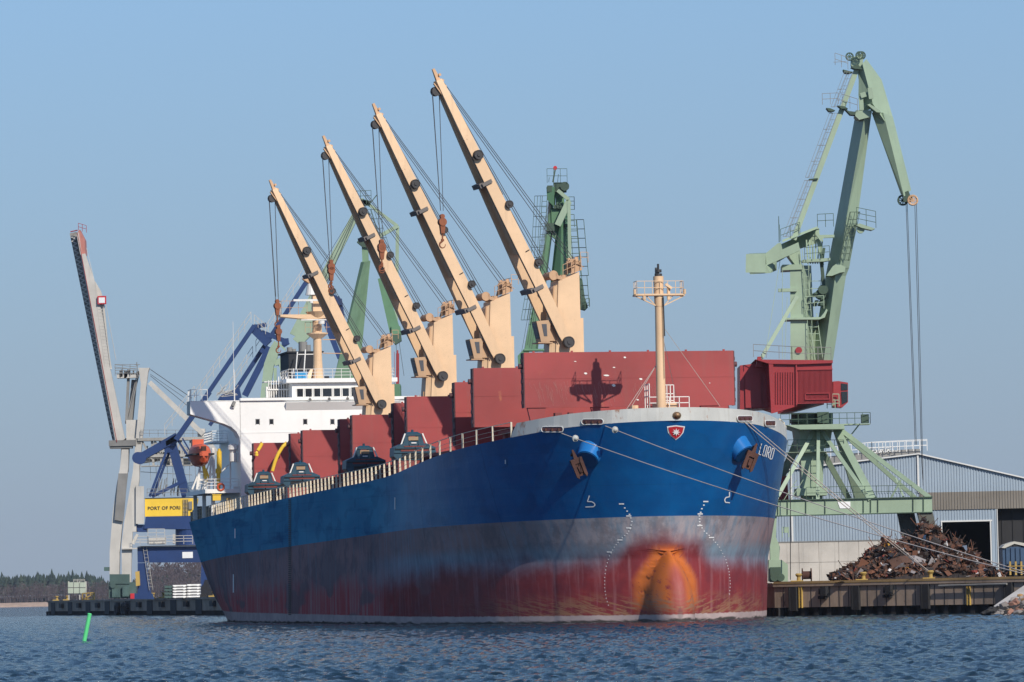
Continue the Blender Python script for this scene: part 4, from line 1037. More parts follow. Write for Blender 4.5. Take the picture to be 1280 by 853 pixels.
# timber fender blocks, ladders on the front
def onwall(a, d, nrm, s, o, z): return Vector((a[0],a[1],0))+d*s+nrm*o+Vector((0,0,z))
def fpx(px, py): # distance along the front wall for a photo column
    r = ray(px, py); # intersect vertical plane through A0 with direction d1
    o = Vector((0,0,CAMZ)); a = Vector((A0.x,A0.y,0)); t = (a-o).dot(n1)/r.dot(n1); q = o+r*t; return (q-a).dot(d1), q.z
def wbox(mb, a, d, nrm, s0, s1, o0, o1, z0, z1):
    P = lambda s, o, z: onwall(a,d,nrm,s,o,z)
    mb.hexa([P(s0,o0,z0),P(s1,o0,z0),P(s1,o1,z0),P(s0,o1,z0),P(s0,o0,z1),P(s1,o0,z1),P(s1,o1,z1),P(s0,o1,z1)])
for px in (993,1071,1158,1262):
    s, _ = fpx(px, 745); mb = MB(); wbox(mb,A0,d1,n1,s-.42,s+.42,.003,.28,.45,QZ-.36); wbox(mb,A0,d1,n1,s-.42,s-.25,.283,.33,.5,QZ-.4); mb.build('fender_or_bay_panel', M['rubber'], qwall)
for px in (1031,1112):
    s, _ = fpx(px, 740); mb = MB(); wbox(mb,A0,d1,n1,s-.6,s+.25,.003,.14,1.85,2.35); wbox(mb,A0,d1,n1,s-.1,s+.5,.15,.5,1.7,2.5); wbox(mb,A0,d1,n1,s-.55,s+.3,.003,.3,1.45,1.7); mb.build('fender_block', M['rubber'], qwall)
for px in (1001,1211):
    s, _ = fpx(px, 740); mb = MB(); wbox(mb,A0,d1,n1,s-.16,s-.06,.003,.15,.7,QZ-.36); wbox(mb,A0,d1,n1,s+.12,s+.22,.003,.15,.7,QZ-.36)
    for k in range(7): wbox(mb,A0,d1,n1,s-.05,s+.11,.03,.12,.8+k*.25,.86+k*.25)
    mb.build('quay_ladder', M['rail_y'], qwall)
mb = MB()
for k in range(34):
    s = 1+k*1.05; 
    if s < L1-1: wbox(mb,A0,d1,n1,s,s+.05,.003,.03,.78,QZ-.4)
mb.build('joint', M['quaydark'], qwall)
mb = MB(); wbox(mb,A0,d1,n1,0,L1,.183,.21,QZ-.12,QZ-.02); wbox(mb,A0,d1,n1,0,L1,-.4,.1,QZ,QZ+.10); mb.build('kerb', M['kerb'], qwall)
mb = MB(); s,_ = fpx(1177,735); s1,_ = fpx(1262,735); mb.tube(onwall(A0,d1,n1,s,.35,2.35), onwall(A0,d1,n1,s1,.35,2.4), .10, n=8); mb.build('quay_pipe', M['stsdark'], qwall)
# left long wall: raised near-black panels paint the shade of recess bays
mb = MB()
for k in range(64):
    s = 6+k*30.0
    if s+12 > L2: break
    wbox(mb,P_s,d2,n2,s,s+7,.003,.10,.2,QZ-.36)
mb.build('fender_or_bay_panel', M['quaydark'], qwall)
mb = MB()
for k in range(18):
    s = 25+k*30.0; wbox(mb,P_s,d2,n2,s,s+3.5,.003,.6,1.4,2.3)
mb.build('fender_block', M['rubber'], qwall)
# tractor tyres hung on the far wall
for px in (146,154,157):
    k = (px+.0); t_ = None
    # find the station on the quay line for this column
    lo, hi = 300, 610
    for _ in range(40):
        m_ = (lo+hi)/2; w_ = qw(QX-.5, m_, 1.2); xx = 640+F*( (RM.inverted()@(w_-Vector((0,0,CAMZ)))).x/-(RM.inverted()@(w_-Vector((0,0,CAMZ)))).z )
        if xx > px: lo = m_
        else: hi = m_
    mb = MB(); c = qw(QX-.45, lo, 1.1)
    for j in range(16):
        a0, a1 = j*math.pi/8, (j+1)*math.pi/8
        mb.tube(c+YA*math.cos(a0)*1.4+Vector((0,0,math.sin(a0)*.85)), c+YA*math.cos(a1)*1.4+Vector((0,0,math.sin(a1)*.85)), .38, n=8)
    tag(mb.build('tyre_fender', M['rubber'], None), 'black tyre fender hung on the far end of the quay wall', 'tyre', 'tyre fenders on the far quay')
def along(px, l=QX+1, z=QZ):                 # station on the quay seen in photo column px, at lateral l
    lo, hi = 30, 900; RI = RM.inverted()
    for _ in range(50):
        m_ = (lo+hi)/2; v = RI@(qw(l, m_, z)-Vector((0,0,CAMZ))); xx = 640+F*v.x/-v.z
        if xx > px: lo = m_
        else: hi = m_
    return lo
# bollards
def bollard(loc, label, s=1.0, far=False):
    t_ = thing('bollard', label, 'bollard', loc, 0, 'yellow bollards on the quay')
    mb = MB(); mb.box((-.9*s,-.35*s,0),(.45*s,.35*s,.22*s)); mb.tube((0,0,.2*s),(0,0,.62*s),.24*s,.20*s,n=12); mb.build('base', M['rail_y'], t_, local=True)
    mb = MB(); mb.tube((0,0,.62*s),(0,0,.85*s),.24*s,.40*s,n=14); mb.tube((0,0,.85*s),(0,0,1.0*s),.40*s,.28*s,n=14); mb.build('cap', M['rail_y'], t_, local=True)
for px, lb_ in ((990,'yellow bollard at the foot of the green crane beside the ship'),(1071,'yellow bollard at the left foot of the scrap pile'),(1155,'yellow bollard in front of the middle of the scrap pile holding the rope')):
    s, _ = fpx(px, 725); bollard(onwall(A0,d1,n1,s,-.9,QZ+.0), lb_, .78)
for px, lb_ in ((70,'small yellow bollard at the far left end of the quay'),(83,'low yellow bollard beside the signboard on the far quay'),(180,'yellow bollard by the feet of the blue portal crane'),(190,'yellow bollard just right of the blue portal leg'),(203,'yellow bollard left of the stacked white bundles'),(266,'yellow bollard just beside the ship stern')):
    t_ = along(px); bollard(qw(QX+1.2, t_, QZ), lb_, .95)

# ------------------------------------------------------------------ px-based builder at a chosen depth (metres of thickness are real)
class PB:
    def __init__(s, Y, parent): s.Y = Y; s.p = parent; s.mb = MB()
    def P(s, x, y, dy=0.0): return at(x, y, s.Y+dy)
    def bar(s, x0, y0, x1, y1, w, th, dy=0.0, dy1=None, w2=None, th2=None):
        a = s.P(x0,y0,dy); c = s.P(x1,y1,dy if dy1 is None else dy1)
        s.mb.bar(a, c, w, th, up=(0,1,0), w2=w2, h2=th2); return s
    def tube(s, x0, y0, x1, y1, r, dy=0.0, dy1=None, n=8, r2=None): s.mb.tube(s.P(x0,y0,dy), s.P(x1,y1,dy if dy1 is None else dy1), r, r2, n=n); return s
    def prism(s, pts, th, dy=0.0): s.mb.prism([s.P(x,y,dy) for x,y in pts], (0,th,0)); return s
    def box(s, x0, y0, x1, y1, th, dy=0.0):
        a = s.P(x0,y1,dy); c = s.P(x1,y0,dy); s.mb.box((a.x,s.Y+dy,a.z),(c.x,s.Y+dy+th,c.z)); return s
    def rail(s, pts, h=1.1, step=1.5, r=.04, rows=(1,.5), dy=0.0): s.mb.rail([s.P(p[0],p[1],p[2] if len(p) > 2 else dy) for p in pts], h, step, r, rows); return s
    def disc(s, x, y, r, th, dy=0.0, n=18): p = s.P(x,y,dy); s.mb.tube(p, p+Vector((0,th,0)), r, n=n); return s
    def ladder(s, x0, y0, x1, y1, dy=0, w=.6, r=.04, cage=0, out=(-.6,-.2,0), side=(1,0,0)): s.mb.ladder(s.P(x0,y0,dy), s.P(x1,y1,dy), side, w, r, .6, cage, out); return s
    def done(s, name, mat, parent=None, smooth=False): o = s.mb.build(name, mat, parent or s.p, smooth=smooth); s.mb = MB(); return o

# ------------------------------------------------------------------ right green level-luffing crane with the red machine house
YG = 428
gc = thing('harbour_crane', 'pale green harbour crane with a red machine house, standing right of the bow', 'crane', ground(1062, YG, QZ), 0, 'green level luffing harbour cranes')
B = PB(YG, gc)
# portal: near and far beams, end beams
for dy in (-6.0, 6.0):
    B.prism([(962,626.5),(1165,622),(1165.5,640),(962,645)], .9, dy)
B.mb.hexa([B.P(962,626.5,-5.09),B.P(975,626.5,-5.09),B.P(975,626.5,5.99),B.P(962,626.5,5.99),B.P(962,644,-5.09),B.P(975,644,-5.09),B.P(975,644,5.99),B.P(962,644,5.99)])
B.mb.hexa([B.P(1153,622.4,-5.09),B.P(1165,622.4,-5.09),B.P(1165,622.4,5.99),B.P(1153,622.4,5.99),B.P(1153,639,-5.09),B.P(1165,639,-5.09),B.P(1165,639,5.99),B.P(1153,639,5.99)])
ptl = B.done('portal_beam', M['green'])
for x in (972,984,1007,1031,1079,1088,1097,1141,1154): B.prism([(x,627.4-(x-962)*.022),(x+1.0,627.4-(x-962)*.022),(x+1.0,643.6-(x-962)*.024),(x,643.6-(x-962)*.024)], .12, -6.12)
B.prism([(962,625.3),(1166,620.8),(1166,622),(962,626.4)], 1.3, -6.2); B.prism([(962,644.8),(1166,639.8),(1166,641),(962,646)], 1.3, -6.2)
B.done('beam_flange', M['greendark'], ptl)  # flanges and stiffeners coloured dark to paint the beam's shaded edges
B.prism([(1047,627.5),(1063,627.2),(1063,635.5),(1050,635.8)], .03, -6.05); B.done('notice_board', M['letterw'], ptl)
for dy in (-6.0, 6.0):
    B.prism([(961,645),(971,644.5),(970,672),(975,684),(974,700),(963,700)], .8, dy); lg = B.done('portal_leg', M['green'])
    B.prism([(1122,641.5),(1143,641),(1149,670),(1128,672)], .7, dy+2.0); B.done('portal_leg', M['legdark'])
    B.prism([(1147,641),(1166,640.6),(1171,664),(1176,700),(1160,700)], .8, dy); B.done('portal_leg', M['legdark'])
    B.prism([(961,700),(977,700),(985,706),(985,727),(961,727)], 1.2, dy-.2); B.done('bogie', M['green'])
    B.box(963,709,976,728,1.5,dy-.5); B.disc(968,722,.35,.3,dy-.85); B.disc(976,722,.35,.3,dy-.85); B.done('bogie_wheel', M['greendark'])
    B.prism([(1150,700),(1185,700),(1185,727),(1150,727)], 1.2, dy-.2); B.done('bogie', M['greendark'])
B.box(980,660,985,666,.6,-6.5); B.rail([(978,672,-6.5),(986,672,-6.5)],.9,.5,.05); B.done('switch_box', M['green'])
# centre column and slewing platform
B.prism([(999,533),(1031,533),(1028,628),(1004,628)], 3.2, -1.6); B.mb.tube(B.P(1015,560),B.P(1015,532),1.6,1.9,n=20)
B.box(1000,562,1030,569,3.6,-1.9); B.box(996,610,1034,620,4.0,-2.1)
col_ = B.done('column', M['green'])
B.prism([(983,531.5),(1055,530),(1056,536.5),(1000,537)], 8, -4); B.prism([(1055,530),(1088,529.5),(1088,530.6),(1055,531.5)], 2.0, -1)
B.prism([(1062,545),(1064,545),(1075,531),(1073,531)], .2, 0)
B.box(984,564,1055,566,3,-2.5)
B.done('ring_platform', M['green'])
B.rail([(976,532,-4),(1020,530.6,-4),(1088,529.6,-1),(1088,529.6,1)],1.0,.8,.035); B.rail([(985,564,-2.5),(1055,564,-2.5)],1.0,.8,.035); B.rail([(1008,624,-6),(1140,621.5,-6)],1.05,1.0,.035); B.box(1077,518,1086,529,.8,-.8)
B.done('walkway_rail', M['greendark'])
B.mb.tube(B.P(1015,531),B.P(1015,517),1.9,n=24); B.box(990,522,1036,528,3.4,-1.7); B.box(1022,515,1036,529,1.5,-3.3); B.done('slewing_ring', M['greendark'])
# stay legs from the column head down to the beams
for (x0,y0,x1,y1,w,dy0,dy1) in ((1019,536,968,628,.34,-1.5,-6.0),(1023,536,1022,626,.30,-2,-6.0),(1027,539,1088,626,.34,-2,-6.0),(1045,536,1092,625,.62,-1.2,-5.6),(1050,537,1163,623,.40,-1,-5.4),
                         (1057,545,1143,622,.38,.5,5.6),(1048,538,1075,624,.9,1.5,6),(1008,540,970,610,.5,1.5,6),(1030,568,1060,622,.5,1.8,6),(1000,540,975,600,.5,1.5,6)):
    B.bar(x0,y0,x1,y1,w,w*1.05,dy0,dy1); B.done('stay_leg', M['green'])
B.bar(1120,598,1132,628,.16,.16,-4,-5); B.bar(1112,626,1126,600,.16,.16,-4,-4.5); B.done('brace', M['green'])
B.ladder(1020,570,1020,625,-1.9,.6,.04); B.ladder(1000,600,984,625,-3,.6,.04); B.done('ladder', M['green'])
B.prism([(968,597),(984,595),(986,626),(966,627)], 2.2, 3); B.done('grab_hopper', M['housered'])
# red machine house
B.prism([(925,457),(965,452),(967,510),(925,512)], 5.5, -1.5)
B.mb.hexa([B.P(965.5,517,-4.2),B.P(996,508,-4.2),B.P(996,508,4),B.P(950,512,4),B.P(962,455,-4.2),B.P(995,455.5,-4.2),B.P(995,452,4),B.P(945,453,4)])
B.mb.hexa([B.P(996.2,505,-4.2),B.P(1041,504,-4.2),B.P(1041,503,4),B.P(996.2,503,4),B.P(995.2,455.5,-4.2),B.P(1040,453.5,-4.2),B.P(1040,451,4),B.P(995.2,451,4)])
B.mb.hexa([B.P(972,517.5,-4.1),B.P(996,506,-4.1),B.P(1030,506,3),B.P(985,518,3),B.P(972,508,-4.1),B.P(996,504,-4.1),B.P(1030,503,3),B.P(985,508,3)])
mh = B.done('machine_house', M['housered'])
for k in range(28):
    x = 998.5+k*1.53; B.prism([(x,463),(x+.5,463),(x+.5,503),(x,503)], .07, -4.28)
for k in range(8):
    x = 969.5+k*3.1; B.prism([(x,465),(x+.8,465),(x+.8,505),(x,505)], .10, -4.32)
B.prism([(961,455),(966.5,455),(969,516),(964,517)], .25, -4.45); B.prism([(994.6,455),(996.3,455),(996.6,506),(994.9,507)], .2, -4.42)
B.prism([(994,462),(1041,461),(1041,462.2),(994,463.2)], .12, -4.34); B.prism([(1006,491.5),(1037,491),(1037,492.2),(1006,492.7)], .15, -4.38); B.prism([(1006,499),(1037,498.5),(1037,499.7),(1006,500.2)], .15, -4.38); B.box(1006,492,1007.2,500,.15,-4.38); B.box(1036,491.5,1037.2,499.5,.15,-4.38)
B.box(932,468,951,510,.12,-1.7)
B.done('house_rib', M['housered'], mh)
B.prism([(944,449.5),(1041,450.5),(1041,454),(996,455.6),(962,455)], 8.6, -4.5); B.prism([(945,459),(947,446),(951,446),(954,459)], .7, -3); B.done('house_roof', M['housered'], mh)
B.prism([(1041.5,477),(1048,476.5),(1060,478.5),(1060,503),(1053,509.5),(1041.5,509)], 2.2, -3.2); cb = B.done('cab', M['housered'])
B.prism([(1051.5,479.5),(1059.5,480.5),(1059.5,487.5),(1051.5,488)], .05, -3.27); B.prism([(1051.5,490),(1059.5,489.5),(1059.5,502),(1052.5,505.5)], .05, -3.27); B.done('window', M['glass'], cb)
B.rail([(1041,508,-3.6),(1049,508,-3.6)],1.1,.4,.05,(1,.5,.25)); B.rail([(1034,511,-3.6),(1044,511,-3.6)],.8,.5,.05); B.done('cab_rail', M['green'], cb)
B.rail([(942,446.5,-3),(990,449.5,-4.2),(1039,450.5,-4.2)],1.15,1.2,.035); B.done('roof_rail', M['stsdark'], mh)
# tower
B.mb.hexa([B.P(988,452,-1.6),B.P(1008,452,-1.6),B.P(1025,452,1.4),B.P(990,452,1.4),B.P(988,400,-1.6),B.P(1009,400,-1.6),B.P(1024,400,1.4),B.P(990,400,1.4)])
B.mb.hexa([B.P(988,398.5,-1.6),B.P(1005,398.5,-1.6),B.P(1017,398.5,1.4),B.P(990,398.5,1.4),B.P(987.5,332,-1.6),B.P(1003,332,-1.6),B.P(1014,332,1.4),B.P(990,332,1.4)])
B.prism([(983,397.5),(1026,396.5),(1031,390),(1033,386),(1034.5,388),(1031,397),(1024,399.5),(983,399.8)], 3.4, -2)
B.prism([(978,331),(1003,330.5),(1003,337),(978,338)], 3.0, -1.8)
tw = B.done('tower', M['green'])
B.disc(998.5,438,.30,.06,-1.75); B.done('tower_hatch', M['housered'], tw)
B.ladder(1011,396,1006,312,-1.9,.45,.035); B.ladder(1013,451,1012,400,-1.9,.4,.03); B.ladder(1024,451,1016,392,-1.2,.7,.05); B.ladder(1018,380,1020,342,-.5,1.0,.045); B.done('ladder', M['green'], tw)
B.box(1013,368,1023,371,1,-1); 
for k in range(16): x = 1014+rnd.random()*14; y = 364+rnd.random()*24; B.box(x,y,x+2.5+rnd.random()*3,y+2+rnd.random()*3,.6+rnd.random(),-1.5+rnd.random())
B.disc(1029,362,.45,.5,-1.2); B.disc(1026,368,.5,.5,-1.0); B.bar(1027,330,1030,360,.3,.3,-.8); B.bar(1030,310,1027,332,.25,.25,-.8)
B.done('luffing_gear', M['greendark'], tw)
B.rail([(1006,388,-2),(1030,386,-2)],1.2,.7,.035); B.box(973,360.5,996,365,.5,-1.9); B.done('gear_platform', M['green'], tw)
# brace from the red house to the tower
B.bar(951,449,996,371,.34,.34,-2.6,-1.8); B.tube(958,436,976,320,.03,-2.4,-1.8,4); B.tube(978,449,978,335,.03,-2,-2,4); B.tube(981,449,984,372,.03,-2,-2,4); B.done('tower_stay', M['green'])
# counterweight lever
B.mb.hexa([B.P(932,341,-3.4),B.P(957,341,-3.4),B.P(962,340,.2),B.P(939,340,.2),B.P(932.5,318,-3.4),B.P(957,317.5,-3.4),B.P(960,316,.2),B.P(937,317,.2)])
B.mb.hexa([B.P(938,343.2,-3.3),B.P(963,341.5,-3.3),B.P(971,338,.2),B.P(955,339,.2),B.P(932,333,-3.4),B.P(957.5,331,-3.4),B.P(971,326,.2),B.P(955,330,.2)])
cwt = B.done('counterweight', M['green'])
B.prism([(957,317),(972,304.5),(976,303.5),(978,312),(998,303),(1000,313),(972,326),(958,332)], .5, -3.2); B.prism([(965,315),(975,306),(1020,286),(1024,285),(1024,303),(1000,311),(972,328)], .5, 1.6)
B.mb.hexa([B.P(978,303,-2.6),B.P(1022,286,-1.0),B.P(1022,286,1.5),B.P(978,303,1.5),B.P(978,300,-2.6),B.P(1022,283,-1.0),B.P(1022,283,1.5),B.P(978,300,1.5)])
lv = B.done('lever', M['green'])
B.prism([(984,318),(1000,310),(1002,332),(996,334)], 2.4, -1.4); B.bar(1021,288,1026,316,.35,.3,0); B.bar(1026,316,1028,332,.28,.28,0); B.prism([(1020,294),(1043,293.5),(1043,297),(1030,297.5),(1026,302)], .5, -1)
for k in range(6): B.bar(1008+k*4,300,1010+k*3,330,.12,.12,-.8+.2*k)
B.prism([(1003,325),(1038,322.5),(1038,325.5),(1030,327),(1003,328)], 1.2, -1.6)
B.done('tower_head', M['green'])
B.rail([(974,297,-2.8),(974,303,-1)],1.9,.8,.04); B.rail([(976,302,-2.6),(1000,293,-2)],1.1,.9,.035); B.rail([(1022,284.5,0),(1042,283.5,0)],1.2,.8,.035); B.rail([(1006,325,-1.8),(1037,322.5,-1.8)],1.1,.8,.035)
B.tube(974,303,974,281,.04,-2.8); B.done('lever_rail', M['greendark'])
# main jib: tapered box seen from the right front
def boxjib(name, pts, dL, dR, th, mat):
    # pts rows: (xleft, xmid, xright, y); left face recedes, front face towards the sun
    mb = MB()
    for r0, r1 in zip(pts[:-1], pts[1:]):
        q = []
        for (xl,xm_,xr,y) in (r0, r1):
            q += [at(xl,y,YG+dL), at(xm_,y,YG-th/2), at(xr,y,YG+dR), at((xl+xr)/2,y,YG+th/2)]
        mb.hexa([q[0],q[1],q[2],q[3],q[4],q[5],q[6],q[7]])
    return mb
mb = boxjib('jib', [(1012,1021,1026,452),(1014,1029.5,1041,452),(1032,1044,1057.5,345),(1034,1050,1061.5,335),(1044,1056,1070.5,283),(1069,1081,1089,144),(1071,1082,1090,138)][1:], .8, .6, 3.0, None)
jb = mb.build('jib', M['green'], gc)
B.prism([(1041,333),(1047,329),(1057,334),(1056,340),(1050,341),(1040,345),(1033,345)], 1.8, -2.2); B.prism([(1068,281),(1075,279.5),(1094,286),(1090,287.8),(1077,285)], 1.4, -1.5); B.disc(1076,287,.35,.4,-1.2)
B.done('jib_bracket', M['green'], jb)
B.rail([(1071,280,-1.5),(1095,285,-1.5)],1.5,.9,.035,(1,.66,.33)); B.ladder(1055,326,1068,266,-1.9,.75,.045,.9,(.0,-.7,0)); B.done('jib_ladder', M['greendark'], jb)
# head lever (fly jib) with its sheaves
B.mb.hexa([B.P(1072,88,-.8),B.P(1078,80,-1.6),B.P(1083,74,-.2),B.P(1079,80,1.4),B.P(1075,116,-.9),B.P(1091,130,-1.7),B.P(1102,100,-.2),B.P(1090,110,1.4)])
B.mb.hexa([B.P(1075,116,-.9),B.P(1091,130,-1.7),B.P(1102,100,-.2),B.P(1090,110,1.4),B.P(1097,150,-.9),B.P(1106,152,-1.5),B.P(1117,150,-.2),B.P(1108,150,1.2)])
B.mb.hexa([B.P(1089.5,141,-.8),B.P(1104,141,-1.5),B.P(1116,146,-.2),B.P(1108,150,1.2),B.P(1126,243,-.4),B.P(1130,246,-.9),B.P(1139,238,-.1),B.P(1134,240,.7)])
fj = B.done('head_lever', M['green'])
B.mb.poly([B.P(1073.5,92,-.95),B.P(1090,124,-1.78),B.P(1088,137,-1.3),B.P(1077,140,-.95),B.P(1073,120,-.95)])
B.bar(1078,116,1080,122,.5,.3,-1.8); B.bar(1087,110,1089,124,.4,.3,-2); B.bar(1076,122,1077,138,.4,.3,-1.6); B.prism([(1084,131),(1087,130),(1100,138),(1101,141),(1096,140.5)], 1.4, -2.4); B.prism([(1070,138),(1088,138),(1089,146),(1074,150),(1069,145)], 2.2, -1.7)
B.done('lever_joint', M['green'], fj)
for x, dy in ((1062,-1.2),(1074.5,-1.4),(1077,-.4)):
    mb = MB(); p = at(x,71 if x < 1070 else 69.5,YG+dy)
    for j in range(16):
        a0,a1 = j*math.pi/8,(j+1)*math.pi/8; mb.tube(p+Vector((math.cos(a0)*.33,0,math.sin(a0)*.33)), p+Vector((math.cos(a1)*.33,0,math.sin(a1)*.33)), .07, n=5)
    for j in range(4): a0 = j*math.pi/4; mb.tube(p-Vector((math.cos(a0)*.3,0,math.sin(a0)*.3)), p+Vector((math.cos(a0)*.3,0,math.sin(a0)*.3)), .045, n=4)
    mb.build('head_sheave', M['greendark'], fj)
B.prism([(1064,72),(1078,68),(1079,82),(1070,86),(1064,82)], .9, -.8); B.done('head_block', M['green'], fj)
for x, dy in ((1128.5,-.3),(1141,-.9)):
    mb = MB(); p = at(x,250.5,YG+dy)
    for j in range(18):
        a0,a1 = j*math.pi/9,(j+1)*math.pi/9; mb.tube(p+Vector((math.cos(a0)*.42,0,math.sin(a0)*.42)), p+Vector((math.cos(a1)*.42,0,math.sin(a1)*.42)), .10, n=5)
    for j in range(4): a0 = j*math.pi/4; mb.tube(p-Vector((math.cos(a0)*.4,0,math.sin(a0)*.4)), p+Vector((math.cos(a0)*.4,0,math.sin(a0)*.4)), .06, n=4)
    mb.build('tip_sheave', M['tan_rusty'] if x > 1130 else M['greendark'], fj)
B.bar(1129,250,1141,249,.45,.5,-.6); B.bar(1132,240,1136,250,.5,.5,-.5); B.done('tip_block', M['greendark'], fj)
# tie rod with caged ladder
B.bar(1072,84,992,300,.46,.5,-.8,-1.6); tr = B.done('tie_bar', M['green'])
B.prism([(1054,87),(1058,88),(1066,90),(1062,91.5),(1056,91)], 1.2, -1.8); B.prism([(1064,84),(1072,80),(1078,87),(1068,86)], 1.2, -1.6)
B.prism([(1033,135),(1038,135.5),(1044,138),(1040,139.5),(1036,139)], 1.2, -2.2); B.prism([(1047,132),(1056,133),(1060,136),(1052,136)], 1.2, -1.8); B.prism([(1056,136),(1061,139),(1070,140),(1069,144),(1063,143.5)], 1.2, -1.8); B.bar(1011,225,1022,224,.12,.8,-1.4)
B.done('platform', M['greendark'], tr)
B.rail([(1042,78,-2),(1058,77,-2)],.0,1,.03,(0,)); B.rail([(1044,81.5,-1.8),(1060,87,-1.8)],1.1,.7,.03); B.rail([(1028,131,-2.2),(1048,130,-2)],1.0,.8,.03); B.rail([(1053,133,-1.8),(1072,139,-1.8)],1.1,.8,.03)
B.ladder(1063,90,1046,134,-1.5,.42,.028,1.4,(-.3,-.3,0)); B.ladder(1044,142,1014,222,-1.6,.42,.028,1.4,(-.3,-.3,0)); B.ladder(1013,226,986,296,-2,.42,.028,1.4,(-.3,-.3,0)); B.done('caged_ladder', M['stsdark'], tr)
for (x0,y0,x1,y1,dy0,dy1) in ((1132.5,254,1144,556,-.3,1),(1134,254,1145.5,556,-.3,1),(1143.5,254,1152,575,-.9,1),(1145.5,254,1154,600,-.9,1)): B.tube(x0,y0,x1,y1,.035,dy0,dy1,4)
B.tube(1152,575,1154,608,.04,1,1,4); B.done('hoist_ropes', M['rope'])
B.tube(988,570,988,725,.05,-7.5,-7.5,4); B.done('power_cable', M['rubber'])

# ------------------------------------------------------------------ old green crane behind the first deck crane
Y2 = 525
g2 = thing('harbour_crane', 'dark green harbour crane seen end-on behind the deck crane nearest the bow', 'crane', ground(712, Y2, QZ), 0, 'green level luffing harbour cranes')
B = PB(Y2, g2)
B.mb.hexa([B.P(655,440,-1),B.P(669,440,-1),B.P(672,440,1),B.P(658,440,1),B.P(685,280,-1),B.P(690,280,-1),B.P(692,280,1),B.P(687,280,1)]); B.bar(687,282,690,236,.55,.6); B.done('jib', M['green2'])
B.mb.hexa([B.P(678,450,0),B.P(699,450,-2),B.P(722,450,1),B.P(700,450,2.5),B.P(697,270,0),B.P(702,262,-1.2),B.P(711,262,.6),B.P(705,262,1.6)]); B.done('main_jib', M['green2'])
B.bar(711,250,713,360,.36,.4,-1.5); B.bar(697,238,711,250,.4,.4,-1.5); B.bar(711,252,697,282,.7,.5,-1.4); B.bar(713,360,709,380,.3,.3,-1.5); B.done('tie_bar', M['green'])
B.mb.hexa([B.P(684,250,-1),B.P(692,258,-1.3),B.P(694,258,.5),B.P(686,250,.8),B.P(683,234,-1),B.P(693,234,-1.3),B.P(695,234,.5),B.P(685,234,.8)]); B.box(695,228,705,262,1.6,0); B.prism([(689,262),(704,252),(706,262),(696,300),(690,296)],1.0,-.5)
hd = B.done('jib_head', M['green2'])
B.box(692,228,708,240,1.4,-.6); B.box(684,232,691,240,.6,-1.2); B.disc(706,233,.5,.3,-1.4); B.box(692,256,704,261,.8,-.9); B.box(683,279,693,289,1.2,-1.4); B.box(706,280,712,284,.8,-1)
for k in range(14): x = 694+rnd.random()*10; y = 232+rnd.random()*26; B.box(x,y,x+1.5,y+2.5,.4,-1)
B.done('head_gear', M['greendark'], hd)
B.bar(691,228,694,212,.16,.16,-.5); B.done('mast_spike', M['greendark'], hd); B.disc(694,210,.22,.3,-.6); B.done('warning_lamp', M['crestred'], hd)
B.ladder(676,335,681,245,-1.6,.55,.045,1.1,(-.8,0,0)); B.ladder(664,400,675,335,-1.6,.55,.045,1.1,(-.8,0,0)); B.rail([(684,229,-1.5),(709,229,-1.5)],1.6,.7,.035); B.rail([(711,262,-1.5),(718,262,-1.5),(718,262,1)],1.4,.7,.045,(1,.66,.33,0)); B.rail([(711,284,-1.5),(718,284,-1.5)],1.4,.7,.045); B.tube(686,228,686.5,222,.03); B.tube(697,228,698,218,.03)
B.ladder(719,345,713,275,-.5,1.3,.06,1.0,(.7,0,0)); B.ladder(722,382,719,345,-.5,1.0,.06,1.0,(.7,0,0)); B.done('caged_ladder', M['greendark'])
B.prism([(723,345),(728,350),(731,372),(735,384),(731,388),(724,386)],1.5,0); B.rail([(722,388,-.5),(737,384,-.5)],1.0,.5,.05); B.done('walkway', M['greendark'])
for k in range(5): B.tube(686+k*.8,250,652+k*3,440,.03,-1,-1,4)
B.done('hoist_ropes', M['rope'])
B.mb.tube(B.P(700,728),B.P(700,560),2.0,1.6,n=14); B.box(640,560,760,575,8,-4); B.box(645,575,655,728,1.2,-4); B.box(745,575,755,728,1.2,-4); B.done('portal', M['green2'])
B.box(672,450,735,520,7,-3); B.done('machine_house', M['housered'])
# pieces seen between covers and deck cranes
B.prism([(648,462),(647,445),(660,431),(662,436),(658,462)],1.2,-6); B.tube(655,438,690,438,.16,-6); B.prism([(655,440),(664,455),(662,462),(654,462)],.8,-5); B.done('counter_lever', M['green2'])

# ------------------------------------------------------------------ green crane behind the third deck crane
Y3 = 640
g3 = thing('harbour_crane', 'mid green harbour crane behind the two middle deck cranes, its jib raised to the left', 'crane', ground(478, Y3, QZ), 0, 'green level luffing harbour cranes')
B = PB(Y3, g3)
B.mb.hexa([B.P(416,480,-1),B.P(436,480,-1.6),B.P(448,480,0),B.P(434,480,2),B.P(451,328,-1),B.P(455,328,-1.6),B.P(463,326,0),B.P(455,326,1.6)]); B.bar(457,328,456,303,.85,.9); B.done('main_jib', M['green_mid'])
B.bar(368,420,448,262,1.35,1.0,0,0,.95,.8); B.bar(448,262,456,250,.9,.8); B.prism([(366,424),(380,408),(402,355),(408,365),(388,420),(376,432)],1.0,-.6); B.done('head_lever', M['green'])
B.bar(456,252,497,283,.42,.45); B.bar(497,283,495,405,.45,.45); B.bar(497,283,470,298,.5,.5,-.3); B.bar(470,298,460,312,.6,.6,-.3); B.done('tie_frame', M['green'])
B.bar(476,348,494,415,.85,.8,0,0,1.5,.9); B.prism([(489,408),(500,408),(502,418),(498,422),(490,420)],1.6,-.8); B.done('lever', M['green2'])
B.prism([(446,303),(450,297),(457,302),(460,310),(453,309)],1.4,-.8); B.prism([(489,418),(501,417),(502,426),(494,431),(488,424)],1.6,-1); 
